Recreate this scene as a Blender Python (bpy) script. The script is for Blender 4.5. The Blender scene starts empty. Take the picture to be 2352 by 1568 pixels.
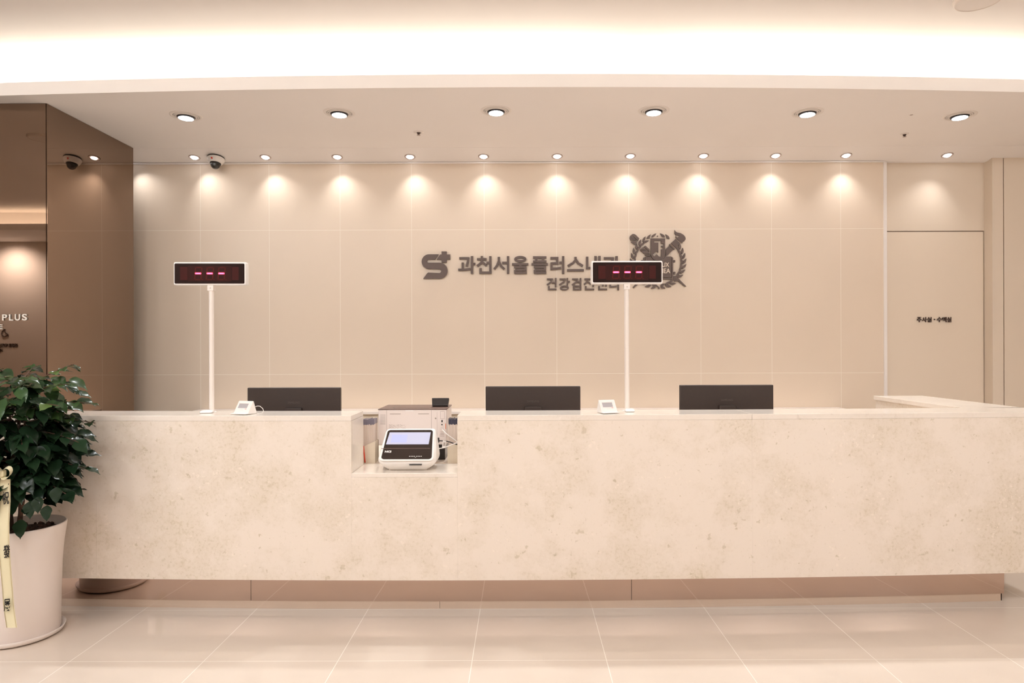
import bpy, bmesh, math, random
from mathutils import Vector, Matrix

# ------------------------------------------------------------------ camera, world, exposure
SC = bpy.context.scene
COL = SC.collection
F = 1568.0                    # focal length in photo pixels (24 mm on a 36 mm sensor)
VX, VY = 1197.0, 799.0        # vanishing point of the room's depth in the photo
EYE = 1.395                   # eye height
ROLL = 0.003

cam_data = bpy.data.cameras.new('camera')
cam_data.sensor_width = 36.0
cam_data.lens = 24.0
cam_data.shift_x = -(VX - 1176.0) / 2352.0
cam_data.shift_y = (VY - 784.0) / 2352.0
cam_data.clip_start = 0.02
cam = bpy.data.objects.new('camera', cam_data)
COL.objects.link(cam)
cam.matrix_world = Matrix.Translation((0, 0, EYE)) @ Matrix.Rotation(ROLL, 4, 'Y') @ Matrix.Rotation(math.radians(90), 4, 'X')
SC.camera = cam

world = bpy.data.worlds.new('world')
SC.world = world
world.use_nodes = True
world.node_tree.nodes['Background'].inputs[0].default_value = (1.0, 0.9, 0.8, 1)
world.node_tree.nodes['Background'].inputs[1].default_value = 0.1

SC.view_settings.view_transform = 'Standard'
SC.view_settings.look = 'None'
SC.view_settings.gamma = 1.0
SC.view_settings.use_curve_mapping = False
SC.view_settings.exposure = 0.36
SC.cycles.use_denoising = True
SC.cycles.caustics_reflective = False
SC.cycles.caustics_refractive = False
SC.cycles.max_bounces = 8
SC.cycles.diffuse_bounces = 5
SC.cycles.sample_clamp_indirect = 6.0

# light levels
P_COVE = 1.55          # W per metre of cove strip
P_WASH = 7.0          # wall washers
P_BIG = 46.0          # gimbal downlights over the counter
P_LOBBY = 76.0        # washers on the lobby wall
P_FILL = 43.0         # unseen fill downlights added over the lobby
C_COVE = (1.0, 0.96, 0.82)
C_WASH = (1.0, 0.98, 0.98)
C_BIG = (0.97, 1.0, 1.02)
C_ROOM = (0.97, 1.0, 1.02)

# ------------------------------------------------------------------ measures of the place (metres)
H_LOW = 2.985         # lower ceiling
H_STRIP = 2.93        # dropped strip before the tiles
H_HIGH = 3.261         # raised ceiling
Y_WALL = 5.65         # tiled wall
Y_BACKWALL = -1.27    # wall across the lobby
X_LEFT, X_RIGHT = -8.6, 6.2
def yf(x):            # the counter front bows gently towards the lobby
    return 3.55 + 0.0112 * x * x + 0.0047 * x
def yc(x):            # so does the cove edge
    return 4.162 + 0.0108 * min(x * x, 12.96)
H_TOP = 1.046
def W(px, py, Y):     # a measured photo position at depth Y -> (X, height)
    x = px - ROLL * (py - VY)
    y = py + ROLL * (px - VX)
    return ((x - VX) * Y / F, EYE - (y - VY) * Y / F)
def WX(px, Y): return (px - VX) * Y / F

# ------------------------------------------------------------------ helpers
def mat(name, col, rough=0.5, metal=0.0, emit=None, strength=0.0, spec=0.5, coat=0.0, alpha=None, trans=0.0, noise=None):
    m = bpy.data.materials.new(name)
    m.use_nodes = True
    nt = m.node_tree
    b = nt.nodes['Principled BSDF']
    b.inputs['Base Color'].default_value = (*col, 1)
    b.inputs['Roughness'].default_value = rough
    b.inputs['Metallic'].default_value = metal
    b.inputs['Specular IOR Level'].default_value = spec
    b.inputs['Coat Weight'].default_value = coat
    b.inputs['Transmission Weight'].default_value = trans
    if emit:
        b.inputs['Emission Color'].default_value = (*emit, 1)
        b.inputs['Emission Strength'].default_value = strength
        m.cycles.emission_sampling = 'NONE'
    if noise:
        sc, amt = noise
        tc = nt.nodes.new('ShaderNodeTexCoord')
        n = nt.nodes.new('ShaderNodeTexNoise'); n.inputs['Scale'].default_value = sc; n.inputs['Detail'].default_value = 5
        r = nt.nodes.new('ShaderNodeValToRGB')
        r.color_ramp.elements[0].position = 0.3; r.color_ramp.elements[1].position = 0.7
        r.color_ramp.elements[0].color = (*[c * (1 - amt) for c in col], 1)
        r.color_ramp.elements[1].color = (*[min(1, c * (1 + amt * 0.5)) for c in col], 1)
        nt.links.new(tc.outputs['Object'], n.inputs['Vector'])
        nt.links.new(n.outputs['Fac'], r.inputs['Fac'])
        nt.links.new(r.outputs['Color'], b.inputs['Base Color'])
    return m

def stone_mat(name, base, dark, rough):
    m = mat(name, base, rough, spec=0.5)
    nt = m.node_tree; L = nt.links; b = nt.nodes['Principled BSDF']
    tc = nt.nodes.new('ShaderNodeTexCoord')
    def noise(scale, detail, rough_, lo, hi):
        n = nt.nodes.new('ShaderNodeTexNoise'); n.inputs['Scale'].default_value = scale
        n.inputs['Detail'].default_value = detail; n.inputs['Roughness'].default_value = rough_
        L.new(tc.outputs['Object'], n.inputs['Vector'])
        mr = nt.nodes.new('ShaderNodeMapRange'); mr.inputs['From Min'].default_value = lo; mr.inputs['From Max'].default_value = hi
        L.new(n.outputs['Fac'], mr.inputs['Value'])
        return mr.outputs['Result']
    def mixc(fac, a, bcol, amt):
        mx = nt.nodes.new('ShaderNodeMix'); mx.data_type = 'RGBA'
        mul = nt.nodes.new('ShaderNodeMath'); mul.operation = 'MULTIPLY'; mul.inputs[1].default_value = amt
        L.new(fac, mul.inputs[0]); L.new(mul.outputs[0], mx.inputs[0])
        if isinstance(a, tuple): mx.inputs[6].default_value = (*a, 1)
        else: L.new(a, mx.inputs[6])
        mx.inputs[7].default_value = (*bcol, 1)
        return mx.outputs[2]
    def mul(a_, b_):
        q = nt.nodes.new('ShaderNodeMath'); q.operation = 'MULTIPLY'; L.new(a_, q.inputs[0]); L.new(b_, q.inputs[1]); return q.outputs[0]
    cloud = noise(3.2, 9, 0.66, 0.44, 0.66)
    c = mixc(cloud, base, dark, 0.38)                                  # cloudy drifts
    c = mixc(mul(noise(62.0, 5, 0.72, 0.50, 0.64), cloud), c, dark, 0.85)          # fine shell grain inside the drifts
    c = mixc(noise(75.0, 4, 0.7, 0.60, 0.68), c, dark, 0.35)                        # grain elsewhere
    c = mixc(noise(26.0, 4, 0.6, 0.655, 0.685), c, tuple(x * 0.93 for x in dark), 0.6)   # fossil flecks
    c = mixc(noise(13.0, 3, 0.6, 0.695, 0.72), c, tuple(x * 0.96 for x in dark), 0.6)
    c = mixc(mul(noise(48.0, 3, 0.6, 0.62, 0.66), noise(5.0, 3, 0.5, 0.5, 0.6)), c, tuple(min(1, x * 1.08) for x in base), 0.7)   # pale flecks
    L.new(c, b.inputs['Base Color'])
    return m

def floor_mat():
    m = mat('floor_tile', (0.80, 0.70, 0.58), 0.07, spec=0.55)
    nt = m.node_tree; L = nt.links; b = nt.nodes['Principled BSDF']
    tc = nt.nodes.new('ShaderNodeTexCoord')
    sep = nt.nodes.new('ShaderNodeSeparateXYZ'); L.new(tc.outputs['Object'], sep.inputs[0])
    def line(out, off):
        a = nt.nodes.new('ShaderNodeMath'); a.operation = 'SUBTRACT'; a.inputs[1].default_value = off; L.new(out, a.inputs[0])
        p = nt.nodes.new('ShaderNodeMath'); p.operation = 'PINGPONG'; p.inputs[1].default_value = 0.3; L.new(a.outputs[0], p.inputs[0])
        c = nt.nodes.new('ShaderNodeMath'); c.operation = 'LESS_THAN'; c.inputs[1].default_value = 0.0016; L.new(p.outputs[0], c.inputs[0])
        return c.outputs[0]
    mx = nt.nodes.new('ShaderNodeMath'); mx.operation = 'MAXIMUM'
    L.new(line(sep.outputs['X'], -0.223), mx.inputs[0]); L.new(line(sep.outputs['Y'], 3.05), mx.inputs[1])
    n = nt.nodes.new('ShaderNodeTexNoise'); n.inputs['Scale'].default_value = 2.5; n.inputs['Detail'].default_value = 6
    L.new(tc.outputs['Object'], n.inputs['Vector'])
    r = nt.nodes.new('ShaderNodeValToRGB')
    r.color_ramp.elements[0].position = 0.3; r.color_ramp.elements[0].color = (0.72, 0.62, 0.535, 1)
    r.color_ramp.elements[1].position = 0.7; r.color_ramp.elements[1].color = (0.765, 0.665, 0.58, 1)
    L.new(n.outputs['Fac'], r.inputs['Fac'])
    mc = nt.nodes.new('ShaderNodeMix'); mc.data_type = 'RGBA'
    L.new(mx.outputs[0], mc.inputs[0]); L.new(r.outputs['Color'], mc.inputs[6]); mc.inputs[7].default_value = (0.98, 0.92, 0.84, 1)
    L.new(mc.outputs[2], b.inputs['Base Color'])
    return m

M = {
    'paint': mat('ceiling_paint', (0.93, 0.885, 0.86), 0.85, noise=(1.2, 0.02)),
    'wallpaint': mat('wall_paint', (0.78, 0.67, 0.55), 0.7, noise=(1.5, 0.02)),
    'farpaint': mat('lobby_wall_paint', (0.78, 0.70, 0.64), 0.8),
    'tile': mat('wall_tile', (0.77, 0.645, 0.52), 0.33, spec=0.35, noise=(1.1, 0.035)),
    'grout': mat('pale_grout', (0.97, 0.90, 0.80), 0.8),
    'door': mat('door_laminate', (0.79, 0.675, 0.55), 0.55),
    'gap': mat('shadow_gap', (0.22, 0.14, 0.10), 0.8),
    'stone': stone_mat('limestone', (0.87, 0.775, 0.685), (0.65, 0.555, 0.415), 0.24),
    'stonetop': stone_mat('polished_limestone', (0.88, 0.80, 0.72), (0.80, 0.71, 0.62), 0.15),
    'bronze': mat('bronze_mirror', (0.31, 0.225, 0.172), 0.012, metal=1.0),
    'bronzelow': mat('bronze_mirror_plinth', (0.58, 0.45, 0.39), 0.03, metal=1.0),
    'steel': mat('rose_steel_trim', (0.80, 0.66, 0.56), 0.2, metal=0.75),
    'darkedge': mat('dark_bronze_edge', (0.03, 0.015, 0.01), 0.4),
    'sign': mat('brown_sign_metal', (0.125, 0.085, 0.07), 0.45, spec=0.4),
    'blacksign': mat('dark_letter', (0.06, 0.03, 0.022), 0.5),
    'whiteletter': mat('cream_letter', (0.86, 0.80, 0.72), 0.4),
    'white': mat('white_plastic', (0.90, 0.86, 0.83), 0.3),
    'white2': mat('warm_white_plastic', (0.86, 0.78, 0.72), 0.35),
    'black': mat('black_plastic', (0.018, 0.013, 0.012), 0.3),
    'monitor': mat('monitor_back_plastic', (0.035, 0.022, 0.018), 0.42, noise=(60, 0.08)),
    'monitortext': mat('monitor_lettering', (0.10, 0.08, 0.075), 0.3, metal=0.5),
    'printer': mat('printer_plastic', (0.80, 0.70, 0.65), 0.45),
    'printerdark': mat('printer_top_plastic', (0.15, 0.09, 0.07), 0.4),
    'printergrey': mat('printer_grey_mark', (0.42, 0.34, 0.30), 0.5),
    'glassblack': mat('gloss_black_panel', (0.03, 0.02, 0.017), 0.06, spec=0.5),
    'fold': mat('panel_fold_metal', (0.7, 0.65, 0.62), 0.2, metal=0.8),
    'screen': mat('lit_screen', (0.2, 0.2, 0.25), 0.3, emit=(0.60, 0.58, 0.74), strength=0.6),
    'screenblue': mat('lit_screen_panel', (0.2, 0.2, 0.3), 0.3, emit=(0.50, 0.53, 0.80), strength=0.6),
    'lcd': mat('grey_lcd', (0.46, 0.43, 0.45), 0.25),
    'pink': mat('pink_lamp', (0.8, 0.3, 0.3), 0.4),
    'ledface': mat('led_window', (0.020, 0.008, 0.006), 0.25, spec=0.12),
    'ledglow': mat('led_window_red', (0.036, 0.008, 0.006), 0.3, spec=0.12),
    'ledghost': mat('led_segment_off', (0.085, 0.012, 0.009), 0.35, spec=0.12),
    'ledghost2': mat('led_block_off', (0.055, 0.010, 0.008), 0.35, spec=0.12),
    'ledlit': mat('led_segment_on', (0.6, 0.02, 0.05), 0.3, emit=(1.0, 0.05, 0.12), strength=2.4),
    'ledcore': mat('led_segment_core', (0.8, 0.1, 0.3), 0.3, emit=(1.0, 0.20, 0.42), strength=1.4),
    'lamp': mat('lamp_lens', (1, 1, 1), 0.3, emit=(0.97, 0.97, 1.0), strength=9.0),
    'lampblack': mat('lamp_bezel', (0.012, 0.010, 0.014), 0.35),
    'bead': mat('white_bead', (0.92, 0.88, 0.84), 0.5),
    'trimring': mat('lamp_trim', (0.86, 0.80, 0.76), 0.5),
    'trimgrey': mat('lamp_trim_grey', (0.42, 0.33, 0.29), 0.35),
    'groove': mat('lamp_groove', (0.06, 0.03, 0.025), 0.6),
    'led': mat('cove_strip', (1, 1, 1), 0.5, emit=(1.0, 0.92, 0.75), strength=3.0),
    'clear': mat('clear_dome', (1, 1, 1), 0.02, trans=1.0),
    'red': mat('red_label', (0.65, 0.06, 0.03), 0.5),
    'orange': mat('orange_label', (0.85, 0.25, 0.10), 0.5),
    'holder': mat('beige_file_board', (0.80, 0.70, 0.56), 0.55),
    'leaflet': mat('paper_edge', (0.72, 0.60, 0.52), 0.7),
    'leaflettop': mat('navy_leaflet_top', (0.055, 0.055, 0.085), 0.3),
    'leaflettop2': mat('plastic_wrapped_top', (0.22, 0.20, 0.25), 0.15),
    'cablewhite': mat('white_cable', (0.85, 0.80, 0.76), 0.4),
    'pot': mat('matt_white_pot', (0.84, 0.75, 0.70), 0.5),
    'soil': mat('potting_soil', (0.09, 0.042, 0.028), 0.95, noise=(60, 0.6)),
    'bark': mat('bark', (0.10, 0.05, 0.03), 0.8, noise=(40, 0.4)),
    'ribbon': mat('cream_satin', (0.80, 0.73, 0.50), 0.35),
    'ribbonedge': mat('gold_thread', (0.60, 0.47, 0.26), 0.4),
    'ink': mat('black_ink', (0.01, 0.008, 0.008), 0.6),
    'cabinet': mat('pale_cabinet', (0.83, 0.72, 0.62), 0.4),
}
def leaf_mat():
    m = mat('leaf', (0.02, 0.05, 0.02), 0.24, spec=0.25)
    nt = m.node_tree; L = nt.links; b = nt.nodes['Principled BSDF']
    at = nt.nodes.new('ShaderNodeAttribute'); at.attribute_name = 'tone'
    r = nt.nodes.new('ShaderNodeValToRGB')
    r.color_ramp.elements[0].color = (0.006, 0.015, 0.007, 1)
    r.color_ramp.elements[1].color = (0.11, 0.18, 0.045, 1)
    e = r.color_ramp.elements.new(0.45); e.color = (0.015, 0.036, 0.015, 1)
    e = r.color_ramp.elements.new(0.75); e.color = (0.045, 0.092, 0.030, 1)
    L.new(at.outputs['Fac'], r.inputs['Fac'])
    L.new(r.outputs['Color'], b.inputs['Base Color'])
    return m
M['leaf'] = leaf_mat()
M['floor'] = floor_mat()

class MB:
    """collects shapes into one mesh"""
    def __init__(self):
        self.bm = bmesh.new(); self.mi = 0
    def face(self, pts):
        vs = [self.bm.verts.new(p) for p in pts]
        f = self.bm.faces.new(vs); f.material_index = self.mi
        return f
    def box(self, x0, x1, y0, y1, z0, z1, bev=0.0, seg=2):
        r = bmesh.ops.create_cube(self.bm, size=1.0)
        vs = r['verts']
        for v in vs:
            v.co = Vector(((x0 + x1) / 2 + v.co.x * (x1 - x0), (y0 + y1) / 2 + v.co.y * (y1 - y0), (z0 + z1) / 2 + v.co.z * (z1 - z0)))
        fs = {f for v in vs for f in v.link_faces}
        for f in fs: f.material_index = self.mi
        if bev > 0:
            es = {e for v in vs for e in v.link_edges}
            rr = bmesh.ops.bevel(self.bm, geom=list(es), offset=bev, segments=seg, profile=0.5, affect='EDGES')
            for f in rr['faces']: f.material_index = self.mi; f.smooth = True
        return self
    def bowbox(self, x0, x1, d0, d1, z0, z1, fn, n=None):
        n = n or max(2, int(abs(x1 - x0) / 0.12))
        rows = []
        for i in range(n + 1):
            x = x0 + (x1 - x0) * i / n
            y = fn(x)
            rows.append([self.bm.verts.new((x, y + d, z)) for d, z in ((d0, z0), (d1, z0), (d1, z1), (d0, z1))])
        for a, b in zip(rows, rows[1:]):
            for k in range(4):
                f = self.bm.faces.new((a[k], b[k], b[(k + 1) % 4], a[(k + 1) % 4])); f.material_index = self.mi
        for r in (rows[0], rows[-1]):
            f = self.bm.faces.new(r); f.material_index = self.mi
        return self
    def lathe(self, prof, c=(0, 0, 0), n=40, mtx=None, smooth=True):
        rings = []
        for r, z in prof:
            if r < 1e-6:
                rings.append([self.bm.verts.new((0, 0, z))])
            else:
                rings.append([self.bm.verts.new((r * math.cos(2 * math.pi * k / n), r * math.sin(2 * math.pi * k / n), z)) for k in range(n)])
        T = (mtx or Matrix.Identity(4)); T = Matrix.Translation(c) @ T
        for ring in rings:
            for v in ring: v.co = T @ v.co
        for a, b in zip(rings, rings[1:]):
            for k in range(n):
                k2 = (k + 1) % n
                if len(a) == 1 and len(b) == 1: continue
                if len(a) == 1: vs = (a[0], b[k], b[k2])
                elif len(b) == 1: vs = (a[k], b[0], a[k2])
                else: vs = (a[k], b[k], b[k2], a[k2])
                f = self.bm.faces.new(vs); f.material_index = self.mi; f.smooth = smooth
        return self
    def tube(self, pts, r, n=8, r1=None):
        pts = [Vector(p) for p in pts]
        rings = []
        up = Vector((0, 0, 1))
        for i, p in enumerate(pts):
            t = (pts[min(i + 1, len(pts) - 1)] - pts[max(i - 1, 0)]).normalized()
            a = t.cross(up)
            if a.length < 0.05: a = t.cross(Vector((1, 0, 0)))
            a.normalize(); b = t.cross(a)
            rr = r if r1 is None else r + (r1 - r) * i / max(1, len(pts) - 1)
            rings.append([self.bm.verts.new(p + a * rr * math.cos(2 * math.pi * k / n) + b * rr * math.sin(2 * math.pi * k / n)) for k in range(n)])
        for a, b in zip(rings, rings[1:]):
            for k in range(n):
                f = self.bm.faces.new((a[k], b[k], b[(k + 1) % n], a[(k + 1) % n])); f.smooth = True; f.material_index = self.mi
        for r_ in (rings[0], rings[-1]):
            f = self.bm.faces.new(r_); f.material_index = self.mi
        return self
    def prism(self, pts, y0, y1):
        """outline in (x, z), extruded along y"""
        a = [self.bm.verts.new((x, y0, z)) for x, z in pts]
        b = [self.bm.verts.new((x, y1, z)) for x, z in pts]
        n = len(pts)
        fs = [self.bm.faces.new(a), self.bm.faces.new(b[::-1])]
        for k in range(n): fs.append(self.bm.faces.new((a[k], b[k], b[(k + 1) % n], a[(k + 1) % n])))
        for f in fs: f.material_index = self.mi
        return self
    def build(self, name, mats, parent=None, bevel=0.0, norm=True):
        if norm: bmesh.ops.recalc_face_normals(self.bm, faces=self.bm.faces[:])
        me = bpy.data.meshes.new(name)
        self.bm.to_mesh(me); self.bm.free()
        return link(name, me, mats, parent, bevel)

def link(name, me, mats, parent=None, bevel=0.0):
    for m in (mats if isinstance(mats, (list, tuple)) else [mats]): me.materials.append(m)
    o = bpy.data.objects.new(name, me)
    COL.objects.link(o)
    if parent is not None: o.parent = parent
    if bevel:
        b = o.modifiers.new('bevel', 'BEVEL'); b.width = bevel; b.segments = 2; b.limit_method = 'ANGLE'; b.angle_limit = math.radians(50)
    return o
def tag(o, label=None, cat=None, group=None, kind=None):
    if label: o['label'] = label
    if cat: o['category'] = cat
    if group: o['group'] = group
    if kind: o['kind'] = kind
    return o
def thing(name, loc, label, cat, group=None, rz=0.0):
    o = bpy.data.objects.new(name, None)
    o.empty_display_size = 0.05
    COL.objects.link(o)
    o.location = loc; o.rotation_euler = (0, 0, rz)
    return tag(o, label, cat, group)
def struct(name, mb, mats, parent=None, bevel=0.0):
    o = mb.build(name, mats, parent, bevel)
    o['kind'] = 'structure'
    return o
def copy_tree(o, parent=None):
    c = o.copy(); COL.objects.link(c)
    if parent is not None: c.parent = parent
    for ch in list(o.children): copy_tree(ch, c)
    return c
def curve_mesh(cu):
    o = bpy.data.objects.new('tmp', cu); COL.objects.link(o)
    dg = bpy.context.evaluated_depsgraph_get()
    me = bpy.data.meshes.new_from_object(o.evaluated_get(dg))
    bpy.data.objects.remove(o)
    return me
def glyph(text, x0, x1, z0, z1, y, depth, bold=0.0, flip=False, fit=True, height=None):
    """text as a solid standing in the x-z plane; its front at y, towards -y (or +y when flipped)"""
    cu = bpy.data.curves.new('tmp', 'FONT'); cu.body = text; cu.size = 1.0; cu.offset = bold; cu.extrude = 0.5
    cu.resolution_u = 6
    me = curve_mesh(cu)
    xs = [v.co.x for v in me.vertices]; ys = [v.co.y for v in me.vertices]
    ax, bx, ay, by = min(xs), max(xs), min(ys), max(ys)
    for v in me.vertices:
        u = (v.co.x - ax) / (bx - ax); w = (v.co.y - ay) / (by - ay); d = (0.5 - v.co.z)
        if flip: v.co = (x1 + (x0 - x1) * u, y - d * depth, z0 + (z1 - z0) * w)
        else: v.co = (x0 + (x1 - x0) * u, y + d * depth, z0 + (z1 - z0) * w)
    return me
def flat(polys, y, depth):
    """outlines in (x, z) -> solid between y and y+depth; an inner outline cuts a hole"""
    cu = bpy.data.curves.new('tmp', 'CURVE'); cu.dimensions = '2D'; cu.fill_mode = 'BOTH'; cu.extrude = 0.5
    for pts in polys:
        s = cu.splines.new('POLY'); s.points.add(len(pts) - 1); s.use_cyclic_u = True
        for p, (x, z) in zip(s.points, pts): p.co = (x * 10, z * 10, 0, 1)
    me = curve_mesh(cu)
    for v in me.vertices: v.co = (v.co.x / 10, y + (0.5 - v.co.z) * depth, v.co.y / 10)
    return me
def spot(name, parent, loc, power, color, size_deg, blend, target, radius=0.03):
    l = bpy.data.lights.new(name, 'SPOT')
    l.energy = power; l.color = color; l.spot_size = math.radians(size_deg); l.spot_blend = blend; l.shadow_soft_size = radius
    o = bpy.data.objects.new(name, l); COL.objects.link(o)
    o.location = loc
    o.rotation_euler = Vector(target).to_track_quat('-Z', 'Y').to_euler()
    if parent is not None: o.parent = parent
    return o

# ------------------------------------------------------------------ the room
b = MB(); b.box(X_LEFT - .1, X_RIGHT + .1, Y_BACKWALL - .1, 6.0, -0.06, 0.0); struct('floor', b, M['floor'])

# tiled wall: slabs in front of a pale grout bed
b = MB(); b.mi = 1
XT1 = WX(2030, Y_WALL)
b.box(X_LEFT, XT1, Y_WALL + 0.0002, Y_WALL + 0.12, 0, H_STRIP + .02)
b.mi = 0
joints = [WX(p, Y_WALL) for p in (461, 619, 782, 946, 1113, 1279, 1445, 1610, 1773, 1932)]
joints = [joints[0] - 0.585 * k for k in range(10, 0, -1)] + joints + [XT1]
rows = [0.0, 0.02, 1.182, 2.375, H_STRIP + 0.02]
g = 0.0013
xs = [X_LEFT] + [j for j in joints if j > X_LEFT + .1]
for xa, xb in zip(xs, xs[1:]):
    for za, zb in zip(rows, rows[1:]):
        b.box(xa + g, xb - g, Y_WALL, Y_WALL + 0.006, za + g, zb - g)
struct('wall_back', b, [M['tile'], M['grout']])

# thin bead between tile and ceiling, vertical bead at the end of the tiles
b = MB(); b.box(X_LEFT, XT1 + 0.012, Y_WALL - 0.012, Y_WALL, H_STRIP - 0.009, H_STRIP + .001); struct('trim_1', b, M['bead'])
b = MB(); b.box(XT1, XT1 + 0.026, Y_WALL - 0.006, Y_WALL + 0.10, 0, H_STRIP); struct('trim_2', b, M['trimring'])

# plain wall on the right with the flush door
Y_DOOR = 5.70
XD0, XD1 = XT1 + 0.026, WX(2261, Y_DOOR)
z_head = W(2150, 531, Y_DOOR)[1]
b = MB()
b.box(XD0, XD1 + .01, Y_DOOR + 0.04, Y_DOOR + 0.16, 0, H_STRIP + .02)
b.box(XD0, XD1 + .01, Y_DOOR, Y_DOOR + 0.05, z_head + 0.004, H_STRIP + .02)      # panel over the door
struct('wall_right_recess', b, M['wallpaint'])
b = MB(); b.box(XD0, XD1 + .004, Y_DOOR + 0.012, Y_DOOR + 0.042, 0, z_head + 0.008); struct('trim_3', b, M['gap'])
b = MB(); b.box(XD0 + 0.002, XD1 - 0.006, Y_DOOR, Y_DOOR + 0.035, 0.006, z_head - 0.004); door = struct('door_1', b, M['door'], bevel=0.001)
YR = 5.60
XG = WX(2306, YR)
b = MB()
b.box(XD1, XG - 0.004, YR, Y_DOOR + .16, 0, H_STRIP + .02)
b.box(XG + 0.004, X_RIGHT + .05, YR, Y_DOOR + .16, 0, H_STRIP + .02)
struct('wall_right_front', b, M['wallpaint'])
b = MB(); b.box(XG - 0.004, XG + 0.004, YR + 0.01, YR + 0.03, 0, H_STRIP); struct('trim_4', b, M['gap'])

b = MB(); b.box(X_LEFT - .1, X_RIGHT + .1, Y_BACKWALL - .1, Y_BACKWALL, 0, H_HIGH + .1); struct('wall_front', b, M['farpaint'])
b = MB(); b.box(X_LEFT - .1, X_LEFT, Y_BACKWALL, 6.0, 0, H_HIGH + .1); struct('wall_left', b, M['wallpaint'])
b = MB(); b.box(X_RIGHT, X_RIGHT + .1, Y_BACKWALL, 6.0, 0, H_HIGH + .1); struct('wall_right', b, M['wallpaint'])

# raised ceiling, lower ceiling with the bowed edge, upstand and cove
Y_TF = -0.25                     # edge of the lower ceiling on the lobby side
b = MB(); b.box(X_LEFT - .1, X_RIGHT + .1, Y_BACKWALL - .1, 6.0, H_HIGH, H_HIGH + 0.08); struct('ceiling_raised', b, M['paint'])
b = MB()
YS = 5.408                       # from here the ceiling falls a little towards the tiles
n = 60
x0, x1 = X_LEFT - .05, X_RIGHT + .05
for i in range(n):
    xa = x0 + (x1 - x0) * i / n; xb = x0 + (x1 - x0) * (i + 1) / n
    ya, yb = yc(xa), yc(xb)
    for (za, zb) in ((H_LOW, H_LOW + 0.02),):
        pa = [(xa, ya, za), (xb, yb, za), (xb, YS, za), (xa, YS, za)]
        b.face([pa[0], pa[3], pa[2], pa[1]])
        b.face([(xa, ya, zb), (xb, yb, zb), (xb, YS, zb), (xa, YS, zb)])
    b.face([(xa, YS, H_LOW), (xb, YS, H_LOW), (xb, YS, H_LOW + .02), (xa, YS, H_LOW + .02)])
    b.face([(xa, ya, H_LOW), (xb, yb, H_LOW), (xb, yb, H_LOW + .08), (xa, ya, H_LOW + .08)])              # fascia
    b.face([(xa, ya + .018, H_LOW + .02), (xb, yb + .018, H_LOW + .02), (xb, yb + .018, H_LOW + .08), (xa, ya + .018, H_LOW + .08)])
    b.face([(xa, ya, H_LOW + .08), (xb, yb, H_LOW + .08), (xb, yb + .018, H_LOW + .08), (xa, ya + .018, H_LOW + .08)])
bmesh.ops.remove_doubles(b.bm, verts=b.bm.verts[:], dist=1e-5)
struct('ceiling_lower', b, M['paint'])
b = MB()
b.face([(x0, YS, H_LOW - .001), (x1, YS, H_LOW - .001), (x1, 5.66, H_STRIP), (x0, 5.66, H_STRIP)])
b.face([(x0, 5.66, H_STRIP), (x1, 5.66, H_STRIP), (x1, 6.0, H_STRIP), (x0, 6.0, H_STRIP)])
b.face([(x0, YS, H_LOW + .03), (x1, YS, H_LOW + .03), (x1, 6.0, H_LOW + .03), (x0, 6.0, H_LOW + .03)])
b.face([(x0, YS, H_LOW - .001), (x1, YS, H_LOW - .001), (x1, YS, H_LOW + .03), (x0, YS, H_LOW + .03)])
bmesh.ops.remove_doubles(b.bm, verts=b.bm.verts[:], dist=1e-5)
struct('ceiling_strip', b, M['paint'])
b = MB(); b.bowbox(x0, x1, 0.24, 0.28, H_LOW + .015, H_HIGH, yc); struct('ceiling_cove_back', b, M['paint'])
b = MB()
b.box(x0, x1, Y_BACKWALL, Y_TF, H_LOW, H_LOW + 0.02)
b.box(x0, x1, Y_TF - 0.018, Y_TF, H_LOW + .02, H_LOW + 0.08)
b.box(x0, x1, Y_TF - 0.28, Y_TF - 0.24, H_LOW + .02, H_HIGH)
struct('ceiling_lobby_soffit', b, M['paint'])

# cove strips (a dark joint between two lengths shows right of the middle)
gapx = WX(1472, 4.14)
def cove_strip(xa, xb, fn, off, aim_y, label):
    t = thing('led_strip', ((xa + xb) / 2, fn((xa + xb) / 2) + off, H_LOW + 0.02), label, 'light strip')
    m = MB()
    def f2(x): return fn(x + t.location.x) - t.location.y + off
    m.bowbox(xa - t.location.x, xb - t.location.x, -0.012, 0.012, 0.0, 0.012, f2)
    m.build('diffuser', M['led'], t)
    k = max(1, round((xb - xa) / 1.2))
    for i in range(k):
        c0 = xa + (xb - xa) * i / k; c1 = xa + (xb - xa) * (i + 1) / k
        l = bpy.data.lights.new('strip_light', 'AREA'); l.shape = 'RECTANGLE'; l.size = c1 - c0; l.size_y = 0.02
        l.energy = P_COVE * (c1 - c0); l.color = C_COVE
        o = bpy.data.objects.new('strip_light', l); COL.objects.link(o); o.parent = t
        xm = (c0 + c1) / 2
        o.location = (xm - t.location.x, f2(xm - t.location.x), 0.016)
        sl = math.atan2(fn(c1) - fn(c0), c1 - c0)
        o.rotation_euler = (math.pi, 0, sl)
for xa, xb, lab in ((-8.0, gapx - 0.07, 'long warm light strip in the ceiling cove, left of the dim joint'),
                    (gapx + 0.07, 5.6, 'warm light strip in the ceiling cove, right of the dim joint')):
    cove_strip(xa, xb, yc, 0.13, 0, lab)
cove_strip(-8.0, 5.6, lambda x: Y_TF, -0.13, 0, 'light strip in the cove across the lobby, seen in the mirror')

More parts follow.
